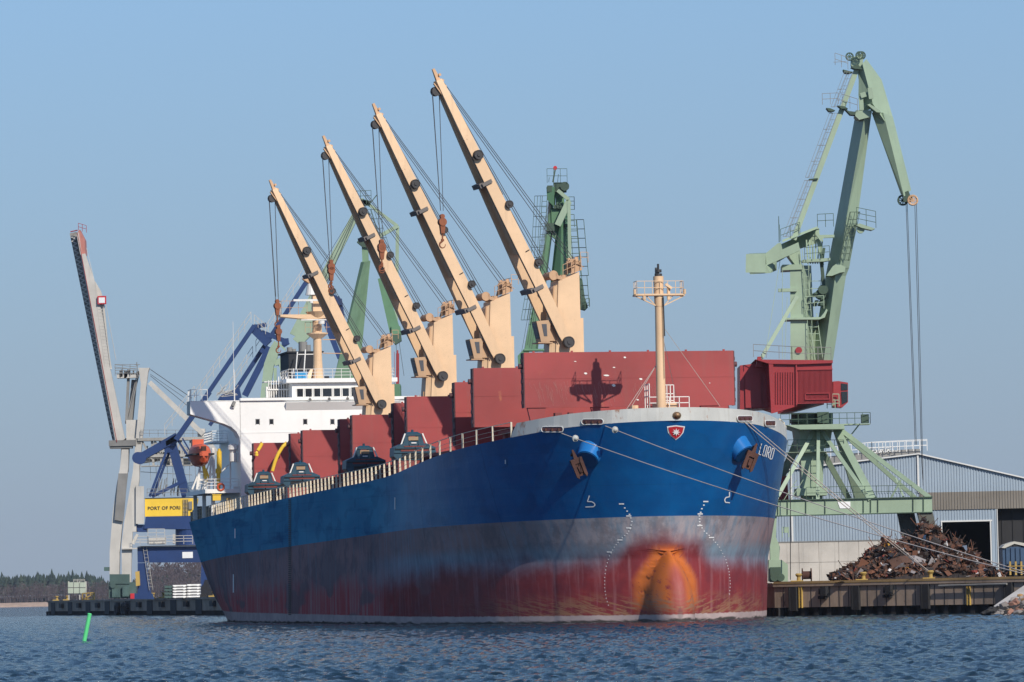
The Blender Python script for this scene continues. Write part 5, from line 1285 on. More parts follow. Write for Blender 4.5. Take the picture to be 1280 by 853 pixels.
for k in range(26):
    u = rnd.random(); x = 456+u*24; y = 258+u*70; B.bar(x-3,y+rnd.random()*6,x+4,y+4+rnd.random()*8,.14,.14,-.6+rnd.random())
for k in range(10): B.box(448+rnd.random()*14,250+rnd.random()*5,452+rnd.random()*12,253+rnd.random()*5,.4,-.8)
B.done('lattice_gear', M['greendark'])
B.ladder(460,262,486,345,-1,.8,.05,1.2,(.8,0,0)); B.rail([(444,252,-1),(464,251,-1)],1.4,.8,.045); B.bar(463,254,471,244,.12,.12); B.done('caged_ladder', M['greendark'])
for k in range(4): B.tube(445+k,262,385+k*4,360+k*8,.035,-1,-1,4)
B.tube(495,428,497,470,.04,0,0,4); B.tube(499,428,505,470,.04,0,0,4); B.done('hoist_ropes', M['rope'])
B.mb.tube(B.P(470,740),B.P(470,600),2.0,1.6,n=14); B.box(420,600,530,612,8,-4); B.box(422,612,430,735,1.2,-4); B.box(520,612,528,735,1.2,-4); B.box(430,480,500,540,7,-3); B.mb.tube(B.P(470,600),B.P(470,540),1.4,n=14); B.done('portal', M['green2'])
# dark red mast behind
B.bar(497,497,497,442,.42,.4,8); B.bar(497,442,497,438,.2,.2,8); B.tube(493,490,493,440,.04,8,8,4); B.done('hook_post', M['housered'])

# small green crane behind the funnel
Y4 = 700
g4 = thing('harbour_crane', 'lowest green harbour crane, its curved jib rising behind the white bridge left of the funnel', 'crane', ground(345, Y4, QZ), 0, 'green level luffing harbour cranes')
B = PB(Y4, g4)
B.prism([(325,500),(330,455),(337,436),(343,426),(348,430),(347,446),(342,458),(336,500)],1.3,-.6); B.done('jib', M['green'])
B.bar(347,428,357,438,.25,.25); B.bar(343,455,353,450,.8,.8); B.bar(344,460,344,500,.45,.4); B.bar(353,450,352,470,.5,.5); B.prism([(348,455),(354,452),(356,462),(351,466)],1.0,-.4); B.done('tie_frame', M['green'])
B.mb.tube(B.P(345,740),B.P(345,500),1.7,n=12); B.box(300,660,390,672,8,-4); B.box(304,672,312,738,1,-4); B.box(380,672,388,738,1,-4); B.done('portal', M['green'])

# ------------------------------------------------------------------ blue portal crane with the yellow machine house
YB = 800
bc = thing('portal_crane', 'dark blue portal crane with a yellow machine house lettered PORT OF PORI', 'crane', ground(212, YB, QZ), 0)
B = PB(YB, bc)
for dy in (-5,5):
    B.prism([(172,684),(262,682.5),(262,703),(172,703.5)],1.2,dy)
B.box(172,684,184,703,8.8,-3.8)
bm_ = B.done('portal_beam', M['navy'])
B.box(228,690,241,698,.05,-5.06); B.done('sign_plate', M['letterw'], bm_)
for dy in (-5,5):
    B.prism([(172,704),(183,704),(186,725),(189,744),(172,744)],1.0,dy); B.done('portal_leg', M['navy'])
    B.prism([(168,742),(190,742),(192,749),(168,749)],1.6,dy-.3); B.done('bogie', M['navy'])
    B.prism([(252,704),(262,704),(260,744),(250,744)],1.0,dy); B.prism([(246,742),(268,742),(268,749),(246,749)],1.6,dy-.3); B.done('portal_leg', M['navy'])
B.ladder(181,684,189,738,-5.3,.6,.05); B.done('ladder', M['girder'])
B.prism([(169,715),(174,714),(175,732),(170,733)],.8,-6.2); B.done('hose_reel', M['rail_y'])
B.box(170,681,262,683,12,-6); B.rail([(168,681,-6),(185,681,-6),(241,680,-6)],1.4,1.6,.06,(1,.66,.33)); B.box(186,672,206,681,2.5,-5); B.box(216,668,219,680,.8,-5); B.rail([(185,671,-5),(206,671,-5)],1.3,1.2,.06); B.done('gantry_platform', M['stsgrey'])
B.mb.tube(B.P(237,682),B.P(237,658),2.4,n=20); B.prism([(182,646),(250,645),(250,662),(213,661.5),(180,661)],5,-2.5); B.prism([(170,656),(183,656),(183,665),(172,665)],4,-2.2); B.done('slewing_frame', M['navy'])
B.prism([(181,623),(246,623),(245,629),(238,645),(181,646)],4.5,-2.3); yh = B.done('machine_house', M['yellow'])
B.box(180.5,621.5,246,623,4.9,-2.5); B.done('house_roof', M['navy'], yh)
B.ladder(231,645,231,624,-2.5,.5,.06); B.ladder(233,645,233,624,-2.5,.5,.06); B.box(236,627,240,637,.3,-2.6); B.done('house_ladder', M['stsdark'], yh)
pc = at(205,635.5,YB-2.34)
Mx = Matrix.Translation(pc-bc.location) @ Matrix.Rotation(ROLL*0,4,'Y') @ Matrix.Rotation(R(90),4,'X')
lettering('lettering', 'PORT OF PORI', .78, M['letter'], yh, Mx, .01, 1.0, .022)
B.box(165,607,169.5,665,3.5,-2.5); B.mb.hexa([B.P(169.7,655,-3),B.P(180,655,-3),B.P(180,655,1),B.P(169.7,655,1),B.P(169.7,608,-3),B.P(180,608,-3),B.P(180,608,1),B.P(169.7,608,1)]); B.done('counterweight', M['stsgrey'])
# A-frame
for (x0,y0,x1,y1,w,dy) in ((209,562,187,621,.42,-1.5),(213,562,191,621,.42,1.5),(215,556,233,621,1.5,0),(232,600,190,621,.55,-.5),(211,552,212,566,1.6,0),(222,550,240,578,.35,1),(228,548,243,573,.25,1)): B.bar(x0,y0,x1,y1,w,w*.8,dy)
B.done('a_frame', M['navy'])
B.mb.tube(B.P(172.5,572.5,-1.2),B.P(172.5,572.5,1.2),1.0,n=20); B.mb.tube(B.P(175,573,-1.2),B.P(175,573,1.2),1.05,n=20); B.bar(176,572,222,546,1.3,1.8,0,0,1.35,1.8); B.prism([(207,552),(222,542),(223,549),(217,558),(208,558)],1.8,-.9); B.done('counter_lever', M['navy'])
for (x0,y0,x1,y1,w,dy) in ((220,550,262,490,.85,-2),(255,499,318,407,.70,-2),(262,532,297,485,.6,2.0),(296,486,384,351,.72,2.0),(306,495,337,434,1.05,0)): B.bar(x0,y0,x1,y1,w,w,dy)
B.done('jib', M['navy'])
B.prism([(272,500),(276,494),(292,488),(298,482),(301,496),(303,502)],2.5,-1); B.bar(315,409,336,430,1.5,1.6,0); B.bar(318,409,333,406,.7,.6); B.bar(326,415,358,427,.75,.6); B.bar(352,428,361,427,1.1,.8); B.bar(361,428,352,434,.6,.6); B.bar(326,437,353,458,.8,.7)
B.done('head_lever', M['navy'])
B.bar(404,395,425,448,.9,.8,0); B.bar(414,370,424,376,.9,.8); B.bar(424,374,428,400,.9,.7); B.bar(420,372,424,382,1.2,1); B.prism([(417,372),(427,374),(428,382),(418,380)],1.6,-.8); B.done('tie_frame', M['navy'])
def zigrail(x0,y0,x1,y1,h,dy,step=1.9):
    B.rail([(x0,y0,dy),(x1,y1,dy)],h,step,.055,(1,.5))
for (x0,y0,x1,y1,dy) in ((243,505,314,404,-2.4),(280,502,316,447,2.4),(320,440,382,346,2.4),(206,545,243,497,-2.4)): zigrail(x0,y0,x1,y1,1.9,dy)
B.rail([(318,406,-1),(332,418,-1)],1.7,1.0,.055,(1,.5)); B.disc(386,350,.45,.6,1.7)
for k in range(18): B.bar(270+rnd.random()*24,498-rnd.random()*10,272+rnd.random()*26,496-rnd.random()*16,.08,.08,-1)
B.done('walkway_rail', M['stsgrey'])
for k in range(26): x = 196+rnd.random()*34; B.bar(x,621-rnd.random()*8,x+rnd.random()*4,612-rnd.random()*16,.12,.12,rnd.random()*2)
B.rail([(184,621,-2),(244,621,-2)],1.3,1.4,.06); B.done('roof_gear', M['stsdark'])
# ------------------------------------------------------------------ grey ship-to-shore crane, boom raised
YS = 870
sc_ = thing('gantry_crane', 'grey container gantry crane with raised boom at the far left', 'crane', ground(155, YS, QZ), 0)
B = PB(YS, sc_)
B.prism([(97,290),(99.5,287),(106,300),(107,319),(102,320)],3.2,-1); bt = B.done('boom_tip', M['stspink'])
B.prism([(101,318),(106.5,317),(119,354),(129,400),(137,458),(156,549),(150,552.5),(146,550)],1.2,-1.4)
B.prism([(96.0,295),(98.5,290),(102,318),(147,552),(143.5,552)],.9,-1.2)
bo = B.done('boom', M['stsgrey'])
B.prism([(87,292),(95.5,290),(121,420),(143,552),(142,556),(138,540)],1.6,1.6); B.done('boom_truss', M['trussdark'], bo)
for k in range(44):
    u = k/44; x0 = 88.5+u*52; y0 = 296+u*254; B.bar(x0,y0,x0+6.5,y0+3,.22,.22,1.2); B.bar(x0+6.5,y0+3,x0+1.2,y0+6,.18,.18,1.2)
B.done('truss_lacing', M['stsgrey'], bo)
B.tube(96.5,291,146,553,.06,-1.6); B.tube(88,290,97,288,.1,0); B.rail([(98,288,-1),(108,291,-1)],1.3,.8,.06)
B.done('boom_pipe', M['housered'], bo)
B.ladder(124,374,135,458,-1.4,1.1,.07); B.tube(108,310,118,352,.05,-1); B.tube(131,374,145,450,.05,-1); B.prism([(119,352),(126,364),(130,376),(136,440),(140,462),(135,460),(128,400)],.5,-1); B.done('boom_ladder', M['stsgrey'], bo)
B.box(122,370,132.5,380.5,.5,-2); sg = B.done('boom_sign', M['crestred'], bo); B.box(123.5,372,131,379,.05,-2.06); B.done('sign_face', M['letterw'], sg)
B.box(136,550,170,558,3,-1.5); B.box(137,556,165,561,2.4,-1.2); B.done('boom_hinge', M['stsdark'])
# legs
B.prism([(173,460),(187,460),(185,465),(182,490),(181,520),(174.5,580),(174,600),(166,655),(164.5,690),(163.5,728),(152.5,728),(152,680),(155,655),(166,590),(170,545),(176,480)],1.6,-1.2); B.done('tower_leg', M['stsgrey'])
B.prism([(152,562),(160.5,562),(160,585),(155,630),(149.5,690),(149,718),(137,718),(137,690),(141,640),(146,605),(150,585)],1.6,-1.2); B.done('tower_leg', M['stsgrey'])
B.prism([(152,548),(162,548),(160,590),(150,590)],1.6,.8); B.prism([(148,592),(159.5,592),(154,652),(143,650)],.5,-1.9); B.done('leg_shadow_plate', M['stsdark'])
B.bar(161,462,158,530,.5,.5); B.bar(173,470,160,528,.25,.25); B.bar(171,470,158,526,.2,.2); B.bar(168,475,163,528,1.0,.7,1.5); B.done('forestay', M['stsdark'])
B.box(146,467,170,473,2.0,-1); B.box(158,525,172,552,2.0,-.5); B.box(158,548,176,556,2.2,-1.2); B.done('machinery_deck', M['stsgrey'])
B.rail([(144,466,-1.2),(172,466,-1.2)],1.5,1.5,.06); B.rail([(144,470,-1.2),(172,470,-1.2)],1.0,1.5,.06); B.tube(171,458,171,453,.08); B.tube(168,456,175,456,.06); B.tube(143,456,172,459,.05); B.tube(143,459,172,462,.05)
for k in range(14): x = 147+rnd.random()*26; B.box(x,462+rnd.random()*6,x+1.5,468+rnd.random()*6,.5,-1)
B.done('deck_rail', M['stsdark'])
B.bar(187,478,254,543,.85,.9,-1.2); B.bar(192,484,259,549,.75,.9,1.2); B.bar(254,543,272,568,.8,.7,0); B.box(247,536,256,548,2,-1); B.done('backstay', M['stsgrey'])
B.tube(188,462,240,498,.06); B.tube(188,470,240,512,.05); B.tube(188,468,230,497,.04); B.done('stay_rope', M['rope'])
B.box(172,546,262,551.5,3,-1.5); B.box(182,567,250,572,2.6,-1.2); B.box(176,581,240,583.5,3,-1.5); B.box(200,573,240,582,1.2,1)
for x in (190,200,212,226,238): B.bar(x,551,x+2,582,.4,.4,-.6)
for k in range(9): B.bar(178+k*8,552+(k%2)*15,186+k*8,567-(k%2)*15,.32,.3,-.9)
B.prism([(176,567),(240,563),(240,570),(176,580)],.5,1.2)
for k in range(40):
    x = 182+rnd.random()*62; y = 553+rnd.random()*26; B.bar(x,y,x+rnd.random()*7-2,y+rnd.random()*6-1,.26,.3,-1+rnd.random()*2)
B.done('main_girder', M['girder'])
B.rail([(176,546,-1.6),(252,546,-1.6)],1.2,1.6,.05); B.rail([(176,582,-1.6),(240,582,-1.6)],1.3,1.6,.05); 
for k in range(9): B.tube(188+k*7,583,188+k*7+rnd.random(),600+rnd.random()*20,.045,0,0,4)
B.tube(176,590,240,594,.05); B.done('walkway_rail', M['stsdark'])
B.prism([(137,718),(162,718),(162,730),(137,730)],2.2,-1.6); B.prism([(136,728),(170,728),(170,748),(136,748)],2.0,-1.4)
B.disc(141,732,.5,.3,-1.9); B.box(140,736,150,747,.6,-2.1); B.box(153,733,161,746,.6,-2.1); B.box(130,709,137,714,.8,-1)
B.done('travel_gear', M['stsgreen'])
B.box(163,742,168,749,1.2,-2); B.done('warning_box', M['crestred'])
B.bar(166,680,172,668,.5,.5); B.box(152,685,172,687,2,-2); B.rail([(165,682,-2),(185,682,-2)],1,1.2,.05); B.done('portal_tie', M['stsgrey'])

# ------------------------------------------------------------------ things on the far quay
YQ = 845
t_ = thing('signboard', 'pale green panelled board on posts at the far left quay end', 'signboard', ground(96, YQ, QZ), 0)
B = PB(YQ, t_); 
for x0,x1 in ((85,91.5),(92.3,98.8),(99.6,107)):
    for y0,y1 in ((728,734.5),(735.2,742)): B.box(x0,y0,x1,y1,.25,0)
B.done('board', M['board'])
for x in (85.5,99,107): B.box(x,727,x+1,750,.3,.3)
B.rail([(92,728,.2),(106,728,.2)],.5,.8,.05); B.done('post', M['stsgrey'])
t_ = thing('steel_frame', 'small yellow tubular frame beside the pale board', 'steel frame', ground(112, YQ-5, QZ), 0)
B = PB(YQ-5, t_); 
for (x0,y0,x1,y1) in ((103,742,103,750),(103,742,118,741),(118,741,118,750),(103,750,118,742),(108,742,108,750),(103,749,118,749.5),(113,742,118,750)): B.bar(x0,y0,x1,y1,.18,.5)
B.done('frame_bars', M['rail_y'])
for gx_, lab in ((206,'dark bundle stack'),(216.5,'white wrapped bundles, left stack'),(234,'white wrapped bundles, right stack')): pass
Y5 = 770
def stack(x0, x1, y0, y1, n_, mat, label, grp):
    t_ = thing('bundle_stack', label, 'bundle stack', ground((x0+x1)/2, Y5, QZ), 0, grp); B = PB(Y5, t_)
    h = (y1-y0)/n_
    for i in range(n_):
        B.box(x0,y0+i*h+.2,x1,y0+(i+1)*h-1.0,3,0); B.box(x0+1.5,y0+(i+1)*h-1.9,x0+4,y0+(i+1)*h-.6,3.1,-.15); B.box(x1-4,y0+(i+1)*h-1.9,x1-1.5,y0+(i+1)*h-.6,3.1,-.15)
    B.done('bundle', mat)
    for i in range(n_): B.box(x0+.5,y0+(i+1)*h-.95,x1-.5,y0+(i+1)*h+.1,2.8,.1)
    B.done('bearer', M['dark'])
stack(205.5,215,732,748.6,4,M['stsgreen'],'dark wrapped stack left of the white ones under the blue crane','stacked bundles under the portal')
stack(216,233,731,748.3,5,M['white'],'left one of the two white wrapped stacks under the blue crane','stacked bundles under the portal')
stack(234,250,730,748,5,M['white'],'right one of the two white wrapped stacks, nearest the stern','stacked bundles under the portal')
t_ = thing('tractor', 'dark blue machine parked close to the ship stern on the quay', 'machine', ground(257, 760, QZ), 0); B = PB(760, t_)
B.prism([(251,748),(251,734),(254,731),(256,725),(259,725),(262,733),(266,740),(267,748)],2.5,0); B.done('body', M['funnel'])
B.disc(254,746,.55,.4,-.4); B.disc(264,746,.55,.4,-.4); B.done('wheel', M['rubber'])

# ------------------------------------------------------------------ warehouse, concrete wall
YW = 475
wh = thing('warehouse', 'long warehouse clad in pale blue corrugated sheet with dark doorways', 'warehouse', ground(1110, YW, QZ), 0)
def W(px, py, dy=0): return at(px, py, YW+dy)
zq = QZ
def wx(px, py=650): return W(px, py).x
def wz(px, py): return W(px, py).z
def roofz(x):   # gable line
    xa, za = wx(1150,568), wz(1150,568); xr, zr = wx(1280,598), wz(1280,598); xl_, zl_ = wx(985,588), wz(985,588)
    return za+(x-xa)*(zr-za)/(xr-xa) if x > xa else za+(x-xa)*(zl_-za)/(xl_-xa)
def corr(mb, x0, x1, z0, z1f, Y, pitch=.28, dep=.07):
    n_ = max(1, int((x1-x0)/pitch)); p = (x1-x0)/n_
    for i in range(n_):
        a = x0+i*p; pts = [(a,0),(a+p*.38,0),(a+p*.5,-dep),(a+p*.88,-dep),(a+p,0)]
        for (u,o1),(v,o2) in zip(pts[:-1], pts[1:]): mb.poly([(u,Y+o1,z0(u) if callable(z0) else z0),(v,Y+o2,z0(v) if callable(z0) else z0),(v,Y+o2,z1f(v)),(u,Y+o1,z1f(u))])
xL, xR = wx(940), wx(1420)
zband = wz(1200,637); zbandt = wz(1200,615)
xd0, xd1, zd1 = wx(1177.5), wx(1237), wz(1200,652.5); xe0, ze1 = wx(1246), zband
mb = MB()
corr(mb, xL, xR, zbandt, roofz, YW)
corr(mb, xL, wx(1166), lambda u: zq+.0, lambda u: zbandt, YW)
corr(mb, wx(1166), xd0, zq, lambda u: zband, YW); corr(mb, xd0, xd1, zd1, lambda u: zband, YW); corr(mb, xd1, xe0, zq, lambda u: zband, YW)
mb.box((xL,YW+.01,zq),(xd0-.01,YW+.25,roofz(xL)-.1)); mb.box((xd1+.01,YW+.01,zq),(xe0-.01,YW+.25,zband)); mb.box((xd0,YW+.01,zd1+.01),(xR,YW+.25,zband+.001)) if False else None
mb.box((xR-.3,YW,zq),(xR,YW+70,roofz(xR)-.05)); mb.box((xL,YW+.3,zq),(xL+.3,YW+70,roofz(xL)-.05))
mb.build('wall', M['clad'], wh)
mb = MB(); corr(mb, wx(1150), xR, zband, lambda u: zbandt, YW-.12)
mb.box((wx(1150),YW-.11,zband-.02),(xR,YW+.2,zbandt+.0)); mb.build('canopy_band', M['cladbrown'], wh)
mb = MB(); ap = wx(1150)
for (a, c) in ((xL-.4,ap),(ap,xR+.4)):
    mb.hexa([(a,YW-.35,roofz(a)),(c,YW-.35,roofz(c)),(c,YW+70,roofz(c)),(a,YW+70,roofz(a)),(a,YW-.35,roofz(a)+.13),(c,YW-.35,roofz(c)+.13),(c,YW+70,roofz(c)+.13),(a,YW+70,roofz(a)+.13)])
mb.build('roof', M['trim'], wh)
mb = MB(); mb.box((xd0-.15,YW-.12,zd1),(xd1+.25,YW-.02,zd1+.15)); mb.box((xd1+.01,YW-.15,zq),(xd1+.13,YW-.02,zd1-.003)); mb.box((xd0-.13,YW-.15,zq),(xd0-.01,YW-.02,zd1-.003)); mb.box((wx(1246),YW-.15,zq),(wx(1247),YW-.02,zband-.01))
for px_ in (990,1149): mb.box((wx(px_)-.09,YW-.2,wz(1200,676) if px_ < 1000 else zbandt),(wx(px_)+.09,YW-.12,roofz(wx(px_))))
mb.build('door_frame', M['trim'], wh)
mb = MB(); mb.box((xd0-3,YW+14,zq),(xR-1,YW+14.2,zband+2)); mb.box((xd0-3,YW+.3,zq+.01),(xd0-2.8,YW+14,zband)); mb.box((xd0-3,YW+.3,zband+.1),(xR-1,YW+14,zband+.3)); mb.build('dark_interior', M['quaydark'], wh)  # inner faces coloured near black, painting the shade inside
mb = MB()
for k in range(5): x_ = xe0+.6+k*1.1; mb.box((x_,YW+1.2,zq),(x_+.06,YW+1.3,zband))
mb.box((xe0,YW+1.3,zq),(xR-1,YW+1.4,zband)); mb.build('doorway_shade', M['quaydark'], wh)  # near-black sheet and bars paint the darkness of the open doorway
# rooftop conveyor / catwalk
mb = MB(); a = at(1030,578,YW+6); c = at(1160,566,YW+6)
mb.bar(at(1025,577,YW+6),at(1112,566,YW+6),.9,.75,up=(0,0,1)); mb.bar(at(1112,567,YW+6),at(1150,565,YW+6),.5,.6,up=(0,0,1))
cv = thing('roof_conveyor', 'dark conveyor with white railed catwalk along the warehouse roof', 'conveyor', (a.x,a.y,roofz(a.x)), 0)
mb.build('duct', M['stsdark'], cv)
mb = MB(); mb.rail([at(1030,574,YW+5),at(1090,567,YW+5),at(1159,563.5,YW+5)],1.15,.7,.045); mb.rail([at(1085,566,YW+7),at(1159,563,YW+7)],1.0,.8,.045)
for k in range(12): x_ = 1086+k*3.2; mb.tube(at(x_,566-.2*k,YW+5.2),at(x_+3,559-.1*k if k%2 else 566-.2*k,YW+5.2),.05,n=4)
for k in range(6):  mb.tube(at(1084+k*5,568-k*.6,YW+5.2),at(1089+k*5,560-k*.4,YW+5.2),.05,n=4); mb.tube(at(1089+k*5,560-k*.4,YW+5.2),at(1092+k*5,567-k*.6,YW+5.2),.05,n=4)
for px_ in (1034,1060,1090,1120,1146): q = at(px_,570,YW+6); mb.box((q.x-.08,q.y-.08,roofz(q.x)+.25),(q.x+.08,q.y+.08,q.z))
mb.build('catwalk', M['trim'], cv)
# concrete retaining wall in front of the warehouse
YC = 455
a = ground(950, YC, QZ); c = ground(1150, YC, QZ); zt_ = at(1040, 677, YC).z
t_ = thing('concrete_wall', 'grey concrete block wall behind the scrap pile', 'wall', (a.x,a.y,QZ))
mb = MB(); n_ = 8; m_ = 2
for i in range(n_):
    for j in range(m_):
        x0 = a.x+(c.x-a.x)*i/n_; x1 = a.x+(c.x-a.x)*(i+1)/n_-.05; z0 = QZ+(zt_-QZ)*j/m_; z1 = QZ+(zt_-QZ)*(j+1)/m_-.04
        mb.box((x0,YC,z0),(x1,YC+.6,z1))
mb.box((a.x,YC+.05,QZ),(c.x-.1,YC+.55,zt_-.06)); mb.build('blocks', M['conc'], t_)
mb = MB(); mb.box((a.x,YC-.05,zt_-.03),(c.x,YC+.65,zt_+.07)); mb.build('coping', M['stsdark'], t_)
# goods waggon in the doorway
t_ = thing('goods_waggon', 'blue waggon with a pale tarpaulin and yellow bogie in the right doorway', 'waggon', ground(1268, 440, QZ), 0); B = PB(440, t_)
B.prism([(1254,712),(1253,686),(1258,684),(1290,683),(1294,686),(1294,712)],3,0); bd_ = B.done('body', M['waggonblue'])
for x in (1258,1264,1270,1276,1284): B.box(x,685,x+.9,706,.12,-.14)
B.done('rib', M['waggonblue'], bd_)
B.prism([(1252,685),(1256,681),(1268,677),(1280,679),(1296,684),(1296,686),(1290,685),(1268,680),(1256,685.5)],3.4,-.2); B.done('tarpaulin', M['tarp'])
for x in (1262,1269,1276): B.box(x,702,x+1.8,719,.3,-.6)
B.box(1260,707,1285,708.5,.3,-.65); B.box(1260,712,1285,713.3,.3,-.65); B.done('yellow_frame', M['rail_y'])
for x in (1262,1278): B.disc(x,717,.45,.3,0)
B.done('wheel', M['rubber'])

# ------------------------------------------------------------------ scrap pile
pal = [paint('scrap_brown', (.095,.047,.030), .85, .5, 0, .3), paint('scrap_dark', (.028,.020,.018), .8, .4, 0, .2), paint('scrap_rust', (.16,.065,.035), .85, .4, 0, .3),
       paint('scrap_grey', (.22,.20,.20), .6, .4, 0, .2), paint('scrap_white', (.62,.60,.58), .6, .2, 0, 0), paint('scrap_blue', (.05,.10,.19), .6, .3, 0, 0), paint('scrap_yellow', (.55,.28,.03), .6, .2, 0, 0), paint('scrap_red', (.24,.035,.02), .7, .3, 0, .1)]
prof = [(1036,0),(1052,.14),(1075,.34),(1100,.60),(1118,.74),(1132,.80),(1148,.88),(1158,1.0),(1168,.97),(1180,.88),(1195,.74),(1210,.50),(1228,.28),(1243,.06),(1250,0)]
YP0 = 411.5
HP = 4.6; sc_x = F/YP0
def ptop(px): return HP*lerp(prof, px)
mb = MB(); rs = random.Random(11)
gx0, gx1 = 1038, 1250
def px2x(px): return ground(px, YP0).x
N1, N2 = 60, 18
def hfun(px, v):   # v -1..1 across depth
    return max(0, ptop(px)*(1-abs(v)**1.4)*(1+.13*math.sin(px*.11+v*3)+.08*math.sin(px*.29-v*5)))
depth = 7.5
grid = [[(px2x(gx0+(gx1-gx0)*i/N1), YP0+depth*(j/N2*2-1), QZ-.05+hfun(gx0+(gx1-gx0)*i/N1, j/N2*2-1)*.9+rs.uniform(-.15,.1)) for j in range(N2+1)] for i in range(N1+1)]
for i in range(N1):
    for j in range(N2): mb.poly([grid[i][j],grid[i+1][j],grid[i+1][j+1],grid[i][j+1]], 1)
def shard(c, s, mi):
    rot = Matrix.Rotation(rs.uniform(0,6.28),3,'Z') @ Matrix.Rotation(rs.gauss(0,.6),3,'X') @ Matrix.Rotation(rs.gauss(0,.6),3,'Y')
    k = rs.random()
    if k < .36:     # bent plate
        a, b_, t = s*rs.uniform(.5,1.3), s*rs.uniform(.3,.9), .03; n0 = rs.uniform(-.5,.5)*s
        P = [(-a,-b_,0),(0,-b_*rs.uniform(.6,1.2),n0),(a,-b_,rs.uniform(-.2,.2)*s),(a*rs.uniform(.6,1),b_,rs.uniform(-.2,.2)*s),(0,b_,n0),(-a,b_*rs.uniform(.5,1),0)]
        P = [c+rot@Vector(p) for p in P]; mb.poly([P[0],P[1],P[4],P[5]],mi); mb.poly([P[1],P[2],P[3],P[4]],mi)
    elif k < .72:   # bar / pipe
        L = s*rs.uniform(1.0,2.4); d = rot@Vector((1,0,rs.uniform(-.3,.3))); w = s*rs.uniform(.05,.13); mb.bar(c-d*L/2, c+d*L/2, w, w*rs.uniform(.6,1.6), up=(rs.random(),rs.random(),.5), mi=mi)
    elif k < .88:   # crushed lump
        P = [c+rot@(Vector((sx_,sy_,sz_))*s*rs.uniform(.25,.55)) for sx_,sy_,sz_ in ((-1,-1,-.6),(1,-1,-.6),(1,1,-.6),(-1,1,-.6),(-1,-1,.6),(1,-1,.6),(1,1,.6),(-1,1,.6))]; mb.hexa(P, mi)
    else:           # curled strip
        r = s*rs.uniform(.3,.6); n_ = 7; w = s*.25
        for q in range(n_):
            a0, a1 = q*.6, (q+1)*.6; r0 = r*(1+.1*q)
            mb.poly([c+rot@Vector((math.cos(a0)*r0,-w,math.sin(a0)*r0)), c+rot@Vector((math.cos(a1)*r0,-w,math.sin(a1)*r0)), c+rot@Vector((math.cos(a1)*r0,w,math.sin(a1)*r0)), c+rot@Vector((math.cos(a0)*r0,w,math.sin(a0)*r0))], mi)
for i in range(11000):
    px_ = rs.uniform(gx0+3, gx1-2); v = rs.uniform(-.9,.35); h = hfun(px_, v)
    if h < .05 and rs.random() < .5: continue
    c = Vector((px2x(px_), YP0+depth*v, QZ+h*.92+rs.uniform(-.12,.30)))
    mi = rs.choices(range(8), (36,30,26,6,1.6,.6,.35,1.2))[0]
    shard(c, rs.choice((.14,.2,.26,.34,.5)), mi)
for i in range(110):
    px_ = rs.uniform(gx0+10, gx1-10); v = rs.uniform(-.85,.1); shard(Vector((px2x(px_), YP0+depth*v, QZ+hfun(px_, v)*.95+.15)), rs.choice((.5,.62,.8)), rs.choices(range(8), (30,22,26,10,5,1,.6,3))[0])
for i in range(60):
    px_ = rs.uniform(gx0+15, gx1-10); v = rs.uniform(-.3,.2); c = Vector((px2x(px_), YP0+depth*v, QZ+hfun(px_, v)+.1)); d = Vector((rs.uniform(-1,1),rs.uniform(-.5,.5),rs.uniform(.2,1))).normalized()
    mb.bar(c, c+d*rs.uniform(.5,1.2), .05, .05, mi=rs.choice((0,1,2)))
tag(mb.build('scrap_pile', pal), 'heap of rusty brown scrap metal on the quay in front of the warehouse', 'scrap heap', kind='stuff')
# odds and ends on the quay by the crane foot
t_ = thing('cable_drum', 'rusty cable drum lying on the quay beside the green crane foot', 'cable drum', ground(1009, 412, QZ)); mb = MB()
c = ground(1009,412,QZ)+Vector((0,0,.62))
mb.tube(c-Vector((.35,.0,0)),c+Vector((.35,0,0)),.35,n=14); mb.tube(c-Vector((.42,0,0)),c-Vector((.35,0,0)),.62,n=18); mb.tube(c+Vector((.35,0,0)),c+Vector((.42,0,0)),.62,n=18); mb.build('drum', M['rust'], t_)
# ------------------------------------------------------------------ rocks and slope at the right corner
mb = MB(); ES = [(1236,768),(1243,757),(1262,744),(1286,728),(1330,722)]
YE = 372
base = [at(x,y,YE+ (14 if i == 4 else i*3.0)) for i,(x,y) in enumerate(ES)]
pts0 = []
for i,(x,y) in enumerate(ES):
    q = base[i]; pts0.append((q, Vector((q.x+3.0, q.y-16, -.6)) if i else Vector((q.x,q.y-1,-.6))))
nn_ = 10
sl_pts = lambda i, f: pts0[i][0].lerp(pts0[i][1], f)
for i in range(4):
    for j in range(nn_): mb.poly([sl_pts(i,j/nn_),sl_pts(i+1,j/nn_),sl_pts(i+1,(j+1)/nn_),sl_pts(i,(j+1)/nn_)])
for i in range(4): mb.poly([pts0[i][0],pts0[i+1][0],pts0[i+1][0]+Vector((6,24,0)),pts0[i][0]+Vector((6,24,0))])
tag(mb.build('embankment', M['conc']), kind='structure')
mb = MB(); rk = [paint('rock_grey', (.26,.23,.21), .9, .3, .1), paint('rock_red', (.33,.17,.12), .9, .3, .1), paint('rock_dark', (.03,.028,.026), .8, .3, .1), paint('rock_ochre', (.38,.22,.09), .9, .3, .1)]
